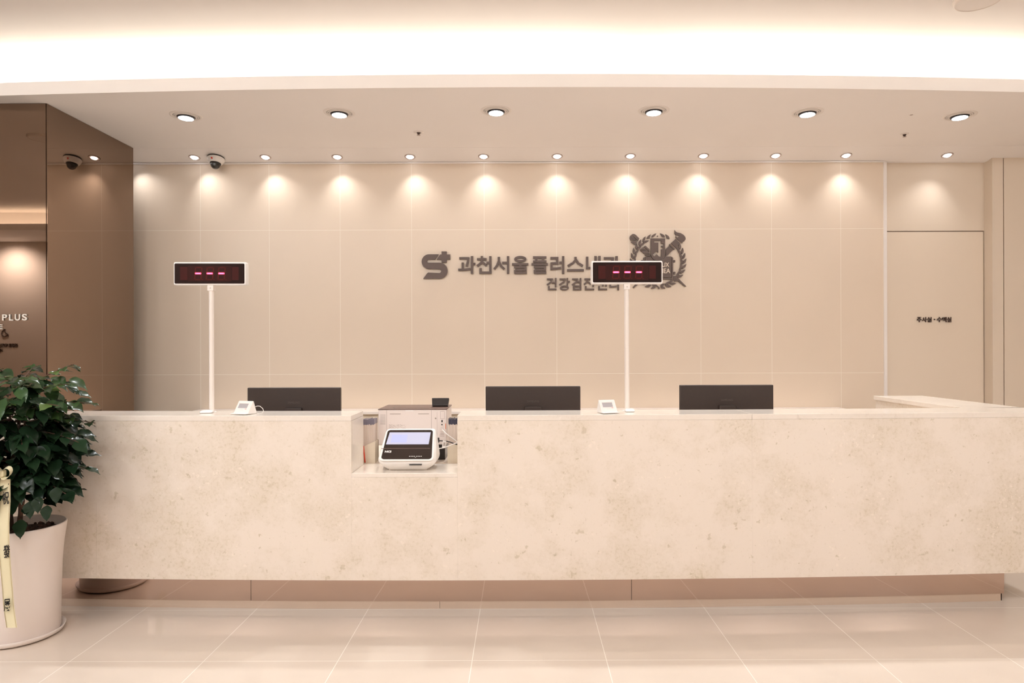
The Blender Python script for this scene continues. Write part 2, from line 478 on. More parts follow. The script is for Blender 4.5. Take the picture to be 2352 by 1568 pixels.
# mirror clad pillar at the left
XP = -3.060; YP0, YP1 = 4.410, 5.404
b = MB(); b.box(-5.2, XP - 0.006, YP0 + 0.006, YP1 - 0.004, 0, H_LOW); pil = struct('wall_pillar', b, M['darkedge'])
b = MB(); b.box(-5.2, XP - 0.007, YP0, YP0 + 0.005, 0.002, H_LOW - 0.002); b.build('mirror_panel', M['bronze'], pil)
b = MB(); b.box(XP - 0.005, XP, YP0 + 0.004, YP1 - 0.010, 0.002, H_LOW - 0.002); b.build('mirror_panel', M['bronze'], pil)

# ------------------------------------------------------------------ ceiling fittings
def gimbal():
    t = thing('gimbal_downlight', (0, 0, H_LOW), 'x', 'downlight', 'gimbal downlights over the counter')
    m = MB(); m.lathe([(0.082, -0.001), (0.082, -0.004), (0.103, -0.003), (0.105, 0.0)], n=48); m.build('trim_ring', M['trimring'], t)
    m = MB(); m.lathe([(0.0, -0.002), (0.0825, -0.0025)], n=48); m.build('recess', M['groove'], t)
    m = MB()
    m.lathe([(0.0795, -0.002), (0.0795, -0.005), (0.0715, -0.0065), (0.0715, -0.003)], n=48)
    m.lathe([(0.0685, -0.002), (0.0685, -0.0075), (0.0595, -0.009), (0.0595, -0.003)], n=48)
    m.build('step_ring', M['trimring'], t)
    R = Matrix.Rotation(math.radians(-3), 4, 'X')
    m = MB(); m.lathe([(0.0585, 0.006), (0.0578, -0.012), (0.0505, -0.020), (0.0485, -0.0195)], n=48, mtx=R); m.build('bezel', M['lampblack'], t)
    m = MB(); m.lathe([(0.0, -0.0225), (0.03, -0.0215), (0.0490, -0.0185)], n=48, mtx=R); m.build('lens', M['lamp'], t)
    spot('downlight_beam', t, (0, 0.004, -0.034), P_BIG, C_BIG, 108, 0.9, (0, -0.28, -1), 0.04)
    return t
gsrc = gimbal()
gpos = [(429, 266, 'at the far left, nearest the mirror pillar'), (781, 259, 'second from the mirror pillar'),
        (1141, 254, 'third from the mirror pillar, left of the emblem'), (1503, 254, 'above the round emblem'),
        (1856, 258, 'second from the right, above the third monitor'), (2206, 265, 'at the far right, near the door')]
for i, (px, py, wh) in enumerate(gpos):
    t = gsrc if i == 0 else copy_tree(gsrc)
    yv = py + ROLL * (px - VX)
    Y = (H_LOW - EYE) * F / (VY - yv)
    t.location = (WX(px, Y), Y, H_LOW)
    t['label'] = 'large white gimbal downlight with black bezel ' + wh

def washer():
    t = thing('wall_washer', (0, 0, H_STRIP), 'x', 'downlight', 'small downlights along the tiled wall')
    m = MB(); m.lathe([(0.033, -0.001), (0.034, -0.004), (0.043, -0.004), (0.0445, 0.0)], n=32); m.build('trim_ring', M['trimgrey'], t)
    m = MB(); m.lathe([(0.0, -0.003), (0.034, -0.003)], n=32); m.build('reflector', M['trimring'], t)
    m = MB(); m.lathe([(0.0, -0.011), (0.022, -0.010), (0.026, -0.003)], n=32); m.build('lens', M['lamp'], t)
    spot('wall_beam', t, (0, 0, -0.018), P_WASH, C_WASH, 108, 1.0, (0.0, 0.10, -1), 0.012)
    return t
wsrc = washer()
Y_WASH = 5.552
SANG = math.atan2(H_LOW - .001 - H_STRIP, 5.66 - YS)
def SLOPE(y): return H_LOW - .001 - (y - YS) * math.tan(SANG)
wpos = [(448, 494, 'leftmost in front of the tiles, beside the dome camera'), (611, 640, 'second along the wall, right of the dome camera'),
        (776, 791, 'third along the tiled wall'), (943, 960, 'fourth along the tiled wall, left of the logo'),
        (1112, 1120, 'fifth along the tiled wall, above the large sign'), (1281, 1281, 'sixth along the tiled wall, above the sign'),
        (1449, 1437, 'seventh along the wall, left above the emblem'), (1617, 1602, 'eighth along the wall, right above the emblem'),
        (1783, 1770, 'ninth along the tiled wall, above the right monitor'), (1945, 1935, 'tenth and last over the tiled wall'),
        (2177, 2145, 'by itself above the flush door')]
for i, (px, scx, wh) in enumerate(wpos):
    t = wsrc if i == 0 else copy_tree(wsrc)
    t.location = (WX(px, Y_WASH), Y_WASH, SLOPE(Y_WASH))
    t.rotation_euler = (-SANG, 0, 0)
    aim = (scx - VX) * 5.65 / F - t.location.x
    for ch in t.children:
        if ch.type == 'LIGHT': ch.rotation_euler = Vector((aim / 0.27, 0.10, -1)).to_track_quat('-Z', 'Y').to_euler()
    t['label'] = 'small round recessed downlight ' + wh
t = copy_tree(wsrc); t.location = (WX(448, Y_WASH) - 0.55, Y_WASH, SLOPE(Y_WASH))
t['label'] = 'small round recessed downlight hidden behind the mirror pillar'

# fill downlights over the lobby, added out of view to brighten counter and floor
rsrc = copy_tree(gsrc)
for ch in rsrc.children:
    if ch.type == 'LIGHT':
        ch.data = ch.data.copy(); ch.data.energy = P_FILL; ch.data.color = C_ROOM
        ch.data.spot_size = math.radians(106); ch.data.shadow_soft_size = 0.12
        ch.rotation_euler = Vector((0, 1.25, -1)).to_track_quat('-Z', 'Y').to_euler()
rsrc['group'] = 'added lobby fill lights'
rsrc['label'] = 'added fill downlight in the raised ceiling, out of view over the open floor'
first = True
for yy in (0.25, 1.25):
    for xx in (-4.9, -4.0, -3.2, -2.2, -1.1, 0.2, 1.6, 3.0, 4.4):
        t = rsrc if first else copy_tree(rsrc); first = False
        t.location = (xx, yy, H_HIGH)

# wall washers in the lobby soffit, seen only in the mirrors
first = True
lsrc = copy_tree(wsrc)
for ch in lsrc.children:
    if ch.type == 'LIGHT':
        ch.data = ch.data.copy(); ch.data.energy = P_LOBBY; ch.data.color = C_ROOM; ch.data.spot_size = math.radians(130)
        ch.rotation_euler = Vector((0, -0.2, -1)).to_track_quat('-Z', 'Y').to_euler()
lsrc['group'] = 'lobby wall washers'
lsrc['label'] = 'small downlight in the soffit along the lobby wall'
for xx in (-7.45, -5.6, -3.8, -2.0, -0.2, 1.6, 3.4, 5.2):
    t = lsrc if first else copy_tree(lsrc); first = False
    t.location = (xx, Y_BACKWALL + 0.42, H_LOW)

# dome camera
Yd = 5.553
xd = WX(497.5, Yd)
t = thing('dome_camera', (xd, Yd, SLOPE(Yd) - .004), 'white ceiling dome security camera with red label, left over the tiles', 'security camera')
t.rotation_euler = (-SANG, 0, 0)
m = MB(); m.lathe([(0.066, 0.0), (0.068, -0.004), (0.066, -0.010), (0.0, -0.010)]); m.build('mounting_ring', M['black'], t)
m = MB(); m.lathe([(0.067, -0.009), (0.066, -0.020), (0.056, -0.042), (0.043, -0.050), (0.0, -0.050)]); m.build('housing', M['white'], t)
m = MB(); m.lathe([(0.0435, -0.047), (0.042, -0.056), (0.036, -0.058), (0.0, -0.058)]); m.build('collar', M['black'], t)
m = MB(); m.lathe([(0.0, -0.060 - 0.030)] + [(0.027 * math.sin(a), -0.060 - 0.030 * math.cos(a)) for a in [k * math.pi / 18 for k in range(1, 10)]]); m.build('lens_ball', M['black'], t)
m = MB(); m.lathe([(0.0, -0.058 - 0.040)] + [(0.037 * math.sin(a), -0.058 - 0.040 * math.cos(a)) for a in [k * math.pi / 18 for k in range(1, 10)]]); m.build('clear_dome', M['clear'], t)
m = MB(); m.face([(-0.012, -0.0655, -0.026), (0.001, -0.0655, -0.026), (0.003, -0.0585, -0.039), (-0.010, -0.0585, -0.039)]); m.build('red_label', M['red'], t)

def sprinkler(px, py, r, label):
    yv = py + ROLL * (px - VX); Y = (H_LOW - EYE) * F / (VY - yv)
    t = thing('sprinkler', (WX(px, Y), Y, H_LOW), label, 'sprinkler', 'ceiling sprinklers')
    m = MB(); m.lathe([(r, 0.0), (r * .98, -0.003), (r * .45, -0.007), (r * .4, -0.004), (0, -0.004)]); m.build('cover_plate', M['trimring'], t)
    m = MB(); m.lathe([(0.014, -0.005), (0.011, -0.012), (0.006, -0.018), (0, -0.020)], n=20); m.build('valve', M['groove'], t)
    m = MB(); m.lathe([(0.0, -0.024), (0.013, -0.024), (0.013, -0.022), (0.0, -0.022)], n=20); m.build('deflector', M['trimgrey'], t)
sprinkler(963, 303, 0.040, 'ceiling sprinkler with wide plate, left of centre before the tiled wall')
sprinkler(2079, 307, 0.030, 'ceiling sprinkler with flat plate at the right, toward the door')
yv = 264 + ROLL * (2095 - VX); Y = (H_LOW - EYE) * F / (VY - yv)
m = MB(); m.lathe([(0.0, -0.001), (0.009, -0.001), (0.011, 0.0)], n=20)
tag(m.build('ceiling_sensor', M['trimgrey']), 'tiny dark sensor in the ceiling left of the far right gimbal downlight', 'sensor').location = (WX(2095, Y), Y, H_LOW)

def speaker(x, y, label):
    t = thing('ceiling_speaker', (x, y, H_HIGH), label, 'ceiling speaker', 'round ceiling speakers')
    m = MB(); m.lathe([(0.118, 0.0), (0.117, -0.012), (0.108, -0.020), (0.104, -0.018)], n=56); m.build('rim', M['white2'], t)
    m = MB()
    m.lathe([(0.105, -0.0175), (0.0, -0.0195)], n=56)
    m.build('grille', M['trimring'], t)
    return t
speaker(2.456, 3.66, 'round white ceiling speaker on the raised ceiling at the top right')
speaker(-4.2, 2.82, 'round ceiling speaker over the lobby, seen in the front mirror')

# ------------------------------------------------------------------ reception counter
ct = thing('reception_counter', (0, 3.75, 0), 'long cream limestone reception counter with bronze mirror plinth', 'counter')
OFF = Vector((0, 3.75, 0))
def part(mb, name, m, parent=None, bevel=0.0):
    p = parent or ct
    for v in mb.bm.verts: v.co -= OFF
    return mb.build(name, m, p, bevel)
XL, XN0, XN1, XJ, XR = -3.30, -0.886, -0.333, 1.207, 2.87
ZS = H_TOP - 0.028
ZL = 0.7447
for xa, xb, zt in ((XL, -2.24, ZS - .001), (-2.24, XN0, ZS - .001), (XN0, XN1, ZL - .021), (XN1, XJ, ZS - .001), (XJ, XR, ZS - .001)):
    m = MB(); m.bowbox(xa + 0.0001, xb - 0.0001, 0.0, 0.025, 0.188, zt + 0.0007, yf); part(m, 'front_panel', M['stone'], bevel=0.0005)
for xa, xb in ((XL, XN0), (XN1, XJ), (XJ, XR)):
    m = MB(); m.bowbox(xa + 0.0004, xb - 0.0004, 0.0, 0.272, ZS, H_TOP, yf); part(m, 'countertop', M['stonetop'], bevel=0.0018)
    m = MB(); m.bowbox(xa + 0.02, xb - (0.02 if xb != XJ else 0), 0.0255, 0.262, 0.20, ZS - .0005, yf); part(m, 'carcass', M['cabinet'])
m = MB(); m.bowbox(XN0, XN1, 0.0, 0.300, ZL - .020, ZL, yf); part(m, 'notch_ledge', M['stonetop'], bevel=0.0015)
m = MB(); m.bowbox(XN0, XN1, 0.026, 0.262, 0.20, ZL - .0205, yf); part(m, 'carcass', M['cabinet'])
m = MB(); m.bowbox(XN0 - 0.0195, XN0, 0.0255, 0.272, ZL + .0005, ZS - .0005, yf); part(m, 'notch_cheek', M['stonetop'])
m = MB(); m.bowbox(XN1, XN1 + 0.0195, 0.0255, 0.272, ZL + .0005, ZS - .0005, yf); part(m, 'notch_cheek', M['stonetop'])
m = MB(); m.bowbox(XL, XR - .02, 0.026, 0.262, 0.1885, 0.1995, yf); part(m, 'soffit_panel', M['stonetop'])
# plinth
XK = WX(2306, 3.737)
seams = [XL, WX(575, 3.67), WX(1449, 3.655), XK]
for xa, xb in zip(seams, seams[1:]):
    m = MB(); m.bowbox(xa + 0.0012, xb - 0.0012, 0.100, 0.112, 0.043, 0.188, yf); part(m, 'mirror_plinth', M['bronzelow'])
m = MB(); m.bowbox(XL, XK - .004, 0.113, 0.25, 0.0, 0.186, yf); part(m, 'plinth_core', M['darkedge'])
seams = [XL, WX(1009, 3.665), XK - 0.015]
for xa, xb in zip(seams, seams[1:]):
    m = MB(); m.bowbox(xa + 0.0008, xb - 0.0008, 0.106, 0.1125, 0.0, 0.0425, yf); part(m, 'base_trim', M['steel'])
# return wing at the right
m = MB(); m.box(2.52, XR, 3.905, 4.885, ZS, H_TOP); part(m, 'wing_top', M['stonetop'], bevel=0.0018)
m = MB(); m.box(2.53, XR - 0.008, 3.905, 4.875, 0.188, ZS - .001); part(m, 'wing_body', M['stone'])
m = MB(); m.box(2.60, XR - 0.10, 3.92, 4.80, 0.0, 0.187); part(m, 'wing_plinth', M['bronzelow'])
# desk behind the ledge
m = MB(); m.bowbox(-2.75, 2.515, 0.301, 1.02, ZL - .028, ZL, lambda x: 3.56); part(m, 'worktop', M['cabinet'])
m = MB()
m.box(-2.75, -2.70, 3.93, 4.55, 0, ZL - .0285); m.box(2.46, 2.51, 3.93, 4.55, 0, ZL - .0285); m.box(0.2, 0.25, 3.93, 4.55, 0, ZL - .0285)
part(m, 'desk_support', M['cabinet'])

# low cabinet along the wall
zc = 0.898
cx0, cx1 = WX(461, 5.64), WX(1926, 5.64)
t = thing('wall_cabinet', (0, 5.5, 0), 'long low pale cabinet along the tiled wall behind the counter', 'cabinet')
m = MB(); m.box(cx0, cx1, -0.14, 0.147, zc - 0.02, zc); m.build('top', M['white2'], t, bevel=0.001)
m = MB(); m.box(cx0 + .01, cx1 - .01, -0.10, 0.145, 0.05, zc - 0.0205); m.build('body', M['holder'], t)
nd = 9
for i in range(nd):
    a = cx0 + .012 + (cx1 - cx0 - .024) * i / nd; c = cx0 + .012 + (cx1 - cx0 - .024) * (i + 1) / nd
    m = MB(); m.box(a + .002, c - .002, -0.118, -0.101, 0.06, zc - 0.055, 0.001); m.build('door', M['cabinet'], t)
m = MB(); m.box(cx0 + .03, cx1 - .03, -0.09, 0.14, 0, 0.049); m.build('plinth', M['gap'], t)

# ------------------------------------------------------------------ signs on the wall
SY = 5.636
def glyph_px(ch, x0, x1, y0, y1, Y, depth, bold):
    X0, Z1 = W(x0, y0, Y); X1, Z0 = W(x1, y1, Y)
    return glyph(ch, X0, X1, Z0, Z1, Y - depth / 2, depth, bold)
def localize(me, o):
    for v in me.vertices: v.co -= o.location
    return me
S = 4.704
def c6(x, y): return (940 + x / S, 510 + y / S)
tx, tz = W(1240, 630, SY)
t = thing('clinic_sign', (tx, SY, tz), 'large brown raised Korean clinic name on the tiled wall', 'sign')
# strokes of each syllable, measured on the sign
def kwa(dx): return [[(540 + dx, 391), (643 + dx, 391)], [(638 + dx, 380), (634 + dx, 425), (622 + dx, 480)], [(578 + dx, 436), (578 + dx, 514)], [(530 + dx, 515), (600 + dx, 514), (662 + dx, 506)], [(678 + dx, 368), (678 + dx, 559)], [(680 + dx, 452), (715 + dx, 452)]]
line1 = [
    kwa(0),
    [[(784, 366), (784, 395)], [(732, 401), (836, 401)], [(790, 398), (778, 440), (732, 476)], [(784, 428), (836, 472)], [(876, 368), (876, 532)], [(834, 440), (874, 440)], [(771, 496), (771, 559)], [(771, 546), (890, 546)]],
    [[(968, 376), (968, 420), (950, 468), (918, 510)], [(972, 432), (994, 478), (1028, 508)], [(1068, 368), (1068, 559)], [(1004, 440), (1066, 440)]],
    [('o', 1200, 400, 54, 22), [(1110, 456), (1288, 456)], [(1200, 456), (1200, 488)], [(1132, 486), (1269, 486)], [(1256, 486), (1256, 518)], [(1145, 517), (1269, 517)], [(1145, 517), (1145, 550)], [(1134, 547), (1271, 547)]],
    [[(1337, 382), (1482, 382)], [(1374, 382), (1374, 426)], [(1445, 382), (1445, 426)], [(1337, 426), (1482, 426)], [(1320, 456), (1498, 456)], [(1345, 486), (1479, 486)], [(1466, 486), (1466, 518)], [(1356, 517), (1479, 517)], [(1356, 517), (1356, 550)], [(1346, 547), (1481, 547)]],
    [[(1525, 389), (1612, 389)], [(1599, 389), (1599, 447)], [(1537, 446), (1612, 446)], [(1537, 435), (1537, 517)], [(1527, 504), (1590, 503), (1640, 494)], [(1663, 368), (1663, 559)], [(1622, 440), (1662, 440)]],
    [[(1796, 376), (1796, 410), (1768, 444), (1714, 474)], [(1796, 400), (1826, 446), (1876, 474)], [(1706, 520), (1886, 520)]],
    [[(1922, 374), (1922, 508)], [(1912, 498), (1960, 496), (1992, 488)], [(2013, 366), (2013, 548)], [(2055, 366), (2055, 559)], [(2013, 456), (2055, 456)]],
    kwa(1562)]
line2 = [
    [[(1488, 617), (1552, 617)], [(1544, 610), (1534, 646), (1488, 678)], [(1583, 604), (1583, 702)], [(1544, 655), (1582, 655)], [(1509, 690), (1509, 735)], [(1502, 726), (1592, 726)]],
    [[(1624, 617), (1690, 617)], [(1682, 610), (1670, 646), (1622, 678)], [(1708, 604), (1708, 684)], [(1708, 642), (1736, 642)], ('o', 1676, 711, 40, 19)],
    [[(1760, 617), (1824, 617)], [(1816, 610), (1806, 646), (1758, 678)], [(1851, 604), (1851, 682)], [(1815, 646), (1850, 646)], [(1774, 692), (1856, 692)], [(1774, 727), (1856, 727)], [(1778, 690), (1778, 735)], [(1851, 690), (1851, 735)]],
    [[(1892, 616), (1960, 616)], [(1928, 616), (1918, 648), (1888, 674)], [(1930, 644), (1962, 672)], [(1988, 604), (1988, 698)], [(1907, 690), (1907, 735)], [(1900, 726), (1998, 726)]],
    [[(2048, 608), (2044, 645), (2020, 674)], [(2050, 642), (2074, 672)], [(2068, 648), (2092, 648)], [(2092, 606), (2092, 692)], [(2126, 604), (2126, 698)], [(2050, 690), (2050, 735)], [(2043, 726), (2137, 726)]],
    [[(2164, 616), (2232, 616)], [(2168, 656), (2228, 656)], [(2171, 612), (2171, 706)], [(2164, 699), (2205, 698), (2240, 692)], [(2258, 604), (2258, 736)], [(2230, 652), (2257, 652)]]]
def letter(strokes, wd, Y, depth, t, m_, conv):
    mb = MB()
    o = t.location
    def add(pl, k):
        pts = [W(*conv(*p), Y) for p in pl]
        mb.prism([(x - o.x, z - o.z) for x, z in pts], -depth / 2 - 0.0002 * k, depth / 2 - 0.0002 * k)
    for k, st in enumerate(strokes):
        if st[0] == 'o':
            _, cx, cy, rx_, ry_ = st
            n_ = 28
            for i in range(n_):
                a0, a1 = 2 * math.pi * i / n_, 2 * math.pi * (i + 1) / n_
                h = wd / 2
                add([(cx + (rx_ + h) * math.cos(a0), cy + (ry_ + h) * math.sin(a0)), (cx + (rx_ + h) * math.cos(a1), cy + (ry_ + h) * math.sin(a1)),
                     (cx + (rx_ - h) * math.cos(a1), cy + (ry_ - h) * math.sin(a1)), (cx + (rx_ - h) * math.cos(a0), cy + (ry_ - h) * math.sin(a0))], k)
            continue
        P = [Vector((x, y)) for x, y in st]
        left, right = [], []
        for i, p in enumerate(P):
            d = (P[min(i + 1, len(P) - 1)] - P[max(0, i - 1)]).normalized()
            n_ = Vector((-d.y, d.x)) * (wd / 2)
            left.append((p.x + n_.x, p.y + n_.y)); right.append((p.x - n_.x, p.y - n_.y))
        for i in range(len(P) - 1): add([left[i], left[i + 1], right[i + 1], right[i]], k)
    return mb.build('letter', m_, t)
for st in line1: letter(st, 25, SY, 0.016, t, M['sign'], c6)
for st in line2: letter(st, 17, SY, 0.016, t, M['sign'], c6)
# S-plus mark
def arc(cx, cy, r, a0, a1, n=14):
    return [(cx + r * math.cos(math.radians(a0 + (a1 - a0) * i / n)), cy - r * math.sin(math.radians(a0 + (a1 - a0) * i / n))) for i in range(n + 1)]
s_poly = [(318, 348)] + arc(215, 428, 80, 90, 270) + [(318, 508)] + arc(325, 529, 21, 80, -90, 8) + [(205, 545), (192, 556), (152, 612)] \
    + arc(328, 525, 87, -90, 90) + [(212, 438)] + arc(209, 421.5, 16.5, 270, 90, 8) + [(280, 405)]
p_poly = [(350, 317), (405, 317), (405, 350), (442, 350), (442, 405), (405, 405), (405, 436), (350, 436), (350, 405), (297, 405), (333, 350), (350, 350)]
lx, lz = W(1000, 610, SY)
t = thing('logo_mark', (lx, SY, lz), 'brown S-shaped logo with a plus, left of the large sign', 'logo')
for nm, pl in (('letter_shape', s_poly), ('plus_shape', p_poly)):
    pts = [W(*c6(*p), SY) for p in pl]
    link(nm, localize(flat([pts], SY - 0.008, 0.016), t), M['sign'], t)

# university style emblem
def c7(x, y): return (1340 + x / 8.4, 510 + y / 8.4)
def e7(pl): return [W(*c7(*p), SY) for p in pl]
ex, ez = W(1511, 597, SY)
em = thing('wall_emblem', (ex, SY, ez), 'round brown laurel emblem with shield, book, torch and quill on the wall', 'emblem')
def epart(nm, polys, dep=0.014):
    return link(nm, localize(flat([e7(p) for p in polys], SY - 0.007, dep), em), M['sign'], em)
shield = [(1296, 315), (1574, 315), (1574, 605)] + [(1435 + 139 * math.cos(a), 605 + 139 * math.sin(a)) for a in [math.pi * k / 20 for k in range(1, 20)]] + [(1296, 605)]
key = [(1362, 358), (1495, 358), (1495, 412), (1540, 412), (1540, 460), (1497, 460), (1497, 482), (1540, 482), (1540, 526), (1497, 526), (1497, 668),
       (1462, 668), (1410, 620), (1365, 662), (1336, 632), (1410, 562), (1445, 590), (1445, 396), (1362, 396)]
epart('shield', [shield, key])
def around(cx, cy, r, a0, a1, n=16): return [(cx + r * math.cos(math.radians(a)), cy + r * math.sin(math.radians(a))) for a in [a0 + (a1 - a0) * k / n for k in range(n + 1)]]
page_r = [(1590, 665), (1690, 665), (1690, 1062), (1448, 1062), (1448, 757)] + around(1435, 605, 152, 85, 5, 10)
epart('book_page', [page_r])
page_l = [(1280, 665), (1195, 665), (1195, 1062), (1424, 1062), (1424, 757)] + around(1435, 605, 152, 95, 175, 10)
epart('book_page', [page_l])
epart('book_cover', [[(1700, 668), (1728, 690), (1728, 1105), (1155, 1105), (1155, 690), (1183, 668), (1183, 1076), (1700, 1076)]])
for (a, c, d, e) in ((1733, 1770, 733, 778), (1738, 1775, 958, 1003), (1108, 1150, 733, 778), (1104, 1146, 958, 1003)):
    epart('clasp', [[(a, d + 6), (a + 6, d), (c - 6, d), (c, d + 6), (c, e - 6), (c - 6, e), (a + 6, e), (a, e - 6)]])
for txt, a, c, d, e in (('LUX', 1468, 1652, 782, 866), ('MEA', 1462, 1672, 896, 986), ('VERI', 1205, 1412, 782, 866), ('TAS', 1215, 1400, 896, 986)):
    (X0, Z1), (X1, Z0) = W(*c7(a, d), SY), W(*c7(c, e), SY)
    link('book_lettering', localize(glyph(txt, X0, X1, Z0, Z1, SY - 0.0085, 0.003, 0.012), em), M['tile'], em)
epart('torch_flame', [[(1758, 152), (1778, 185), (1815, 203), (1870, 213), (1925, 243), (1962, 285), (1971, 330), (1945, 367), (1908, 378), (1912, 403), (1885, 398), (1830, 345), (1775, 296), (1776, 270), (1808, 300), (1838, 282), (1850, 262), (1815, 256), (1775, 250), (1757, 215)]])
epart('torch_cup', [[(1775, 325), (1862, 410), (1778, 495), (1690, 410)]])
epart('torch_band', [[(1668, 420), (1766, 520), (1748, 538), (1650, 437)]])
epart('torch_handle', [[(1650, 458), (1728, 540), (1612, 650), (1590, 650), (1588, 525)]])
epart('torch_tail', [[(1085, 1180), (1062, 1195), (965, 1275), (953, 1258), (1000, 1195), (1040, 1150)]])
for nm, pl in (('quill_barb', [(925, 243), (945, 231), (975, 230), (1005, 244), (1077, 318), (1052, 365)]), ('quill_barb', [(915, 253), (1025, 352), (905, 352), (890, 310), (897, 275)]),
               ('quill_barb', [(912, 372), (1030, 372), (1040, 377), (990, 440), (930, 398)]), ('quill_barb', [(1195, 455), (1277, 530), (1277, 578), (1165, 472)]),
               ('quill_barb', [(1150, 480), (1212, 537), (1085, 532)]), ('quill_barb', [(1093, 546), (1215, 546), (1277, 597), (1277, 611), (1165, 609)]),
               ('quill_barb', [(1178, 625), (1280, 625), (1284, 655), (1215, 655)]), ('quill_tip', [(1740, 1038), (1780, 1035), (1985, 1243), (1958, 1246), (1742, 1075)])):
    epart(nm, [pl])
def leaf_poly(cx, cy, ang, L, w):
    pts = []
    for k in range(17):
        a = k / 16
        if a <= 0.5: s = a * 2; q = w * math.sin(math.pi * s ** 0.8)
        else: s = 2 - a * 2; q = -w * math.sin(math.pi * s ** 0.8)
        if k == 16: continue
        x = s * L; pts.append((cx + x * math.cos(ang) - q * math.sin(ang), cy + x * math.sin(ang) + q * math.cos(ang)))
    return pts
CX, CY, RX, RY = 1441, 762, 478, 478
for side, nm in ((-1, 'laurel_branch'), (1, 'laurel_branch')):
    polys = []; groups = [polys]
    for k in range(15):
        f = 4 + k * 11.4
        a = math.radians(90 - side * f) if side == 1 else math.radians(90 + f)
        px, py = CX + RX * math.cos(a), CY + RY * math.sin(a)
        if side == 1 and (1600 < px < 1800 and 380 < py < 520):
            polys = []; groups.append(polys); continue
        tang = math.atan2(-math.cos(a) * side * -1, math.sin(a) * side * 1)
        tang = math.atan2(RY * math.cos(a) * -side, RX * math.sin(a) * side)
        L = 122 if k > 0 else 104
        for sp in (-0.40, 0.40):
            bx = px + 9 * math.cos(tang) + (7 if sp > 0 else -7) * -math.sin(tang)
            by = py + 9 * math.sin(tang) + (7 if sp > 0 else -7) * math.cos(tang)
            lp = leaf_poly(bx, by, tang + sp, L, 22)
            if any(1283 < x < 1587 and y > 303 and y < 700 for x, y in lp): continue
            polys.append(lp)
        if k % 3 == 1 and py > 320:
            polys.append(around(px + 62 * math.cos(tang), py + 62 * math.sin(tang), 9, 0, 330, 8))
    for polys in groups:
        if not polys: continue
        me_all = MB()
        for q, pl in enumerate(polys):
            pts = e7(pl)
            me_all.prism([(x - ex, z - ez) for x, z in pts], -0.006 - 0.0002 * (q % 5), 0.006)
        me_all.build(nm, M['sign'], em)
m = MB(); m.prism([(x - ex, z - ez) for x, z in e7(around(1430, 272, 12, 0, 330, 10))], -0.006, 0.006); m.build('berry', M['sign'], em)
m = MB(); m.prism([(x - ex, z - ez) for x, z in e7([(1360, 1200), (1400, 1200), (1470, 1262), (1466, 1290), (1440, 1290), (1436, 1260)])], -0.006, 0.006); m.build('ribbon_knot', M['sign'], em)

# door lettering
SD = Y_DOOR - 0.008
x0_, z0_ = W(2146, 734, SD)
t = thing('door_lettering', (x0_, SD, z0_), 'small dark Korean lettering on the flush door', 'sign')
def c3(x, y): return (2060 + x / 13.83, 710 + y / 13.83)
for ch, a, c, d, e in (('주', 640, 787, 246, 410), ('사', 797, 952, 246, 410), ('실', 962, 1105, 246, 410), ('·', 1178, 1215, 305, 342), ('수', 1276, 1428, 246, 410), ('액', 1436, 1576, 246, 410), ('실', 1590, 1732, 246, 410)):
    (p0, q0), (p1, q1) = c3(a, d), c3(c, e)
    link('letter', localize(glyph_px(ch, p0, p1, q0, q1, SD, 0.008, 0.018), t), M['blacksign'], t)

# letters on the front mirror
SM = YP0 - 0.0045
t = thing('mirror_lettering', (WX(36, SM), SM, W(36, 730, SM)[1]), 'raised cream letters on the front mirror of the pillar', 'sign')
for ch, a, c, d, e in (('P', 55, 165, 410, 548), ('L', 208, 302, 407, 548), ('U', 340, 456, 403, 547), ('S', 500, 612, 400, 545), ('E', -30, 58, 637, 740)):
    p0, p1, q0, q1 = a / 9.8, c / 9.8, 680 + d / 9.8, 680 + e / 9.8
    link('letter', localize(glyph_px(ch, p0, p1, q0, q1, SM, 0.006, 0.016), t), M['whiteletter'], t)

# lettering and pictogram on the wall across the lobby, seen reversed in the mirror
YV = 2 * YP0 - Y_BACKWALL
def V(px, py): return W(px, py, YV)
t = thing('lobby_wall_lettering', (V(22, 793)[0], Y_BACKWALL + 0.004, V(22, 793)[1]), 'small dark lettering and crescent outline reflected in the front mirror', 'sign')
for txt, a, c, d, e in (('건강을', 21, 42, 788.5, 797.5), ('지키는', -2, 20, 788.5, 797.5), ('과', -1, 7.5, 801, 808.5)):
    (X0, Z1), (X1, Z0) = V(a, d), V(c, e)
    me = glyph(txt, X0, X1, Z0, Z1, Y_BACKWALL + 0.008, 0.008, 0.02, flip=True)
    link('lettering', localize(me, t), M['blacksign'], t)
m = MB()
cres = [(110, 748), (80, 770), (55, 800), (47, 835), (55, 870), (80, 898), (115, 909), (145, 902), (170, 878), (196, 896), (196, 880), (185, 855), (150, 838), (125, 805), (122, 765), (128, 750), (110, 748)]
m.tube([Vector((V(x / 9.8, 680 + y / 9.8)[0], Y_BACKWALL + 0.008, V(x / 9.8, 680 + y / 9.8)[1])) - t.location for x, y in cres], 0.0065, 6)
m.build('pictogram', M['blacksign'], t)

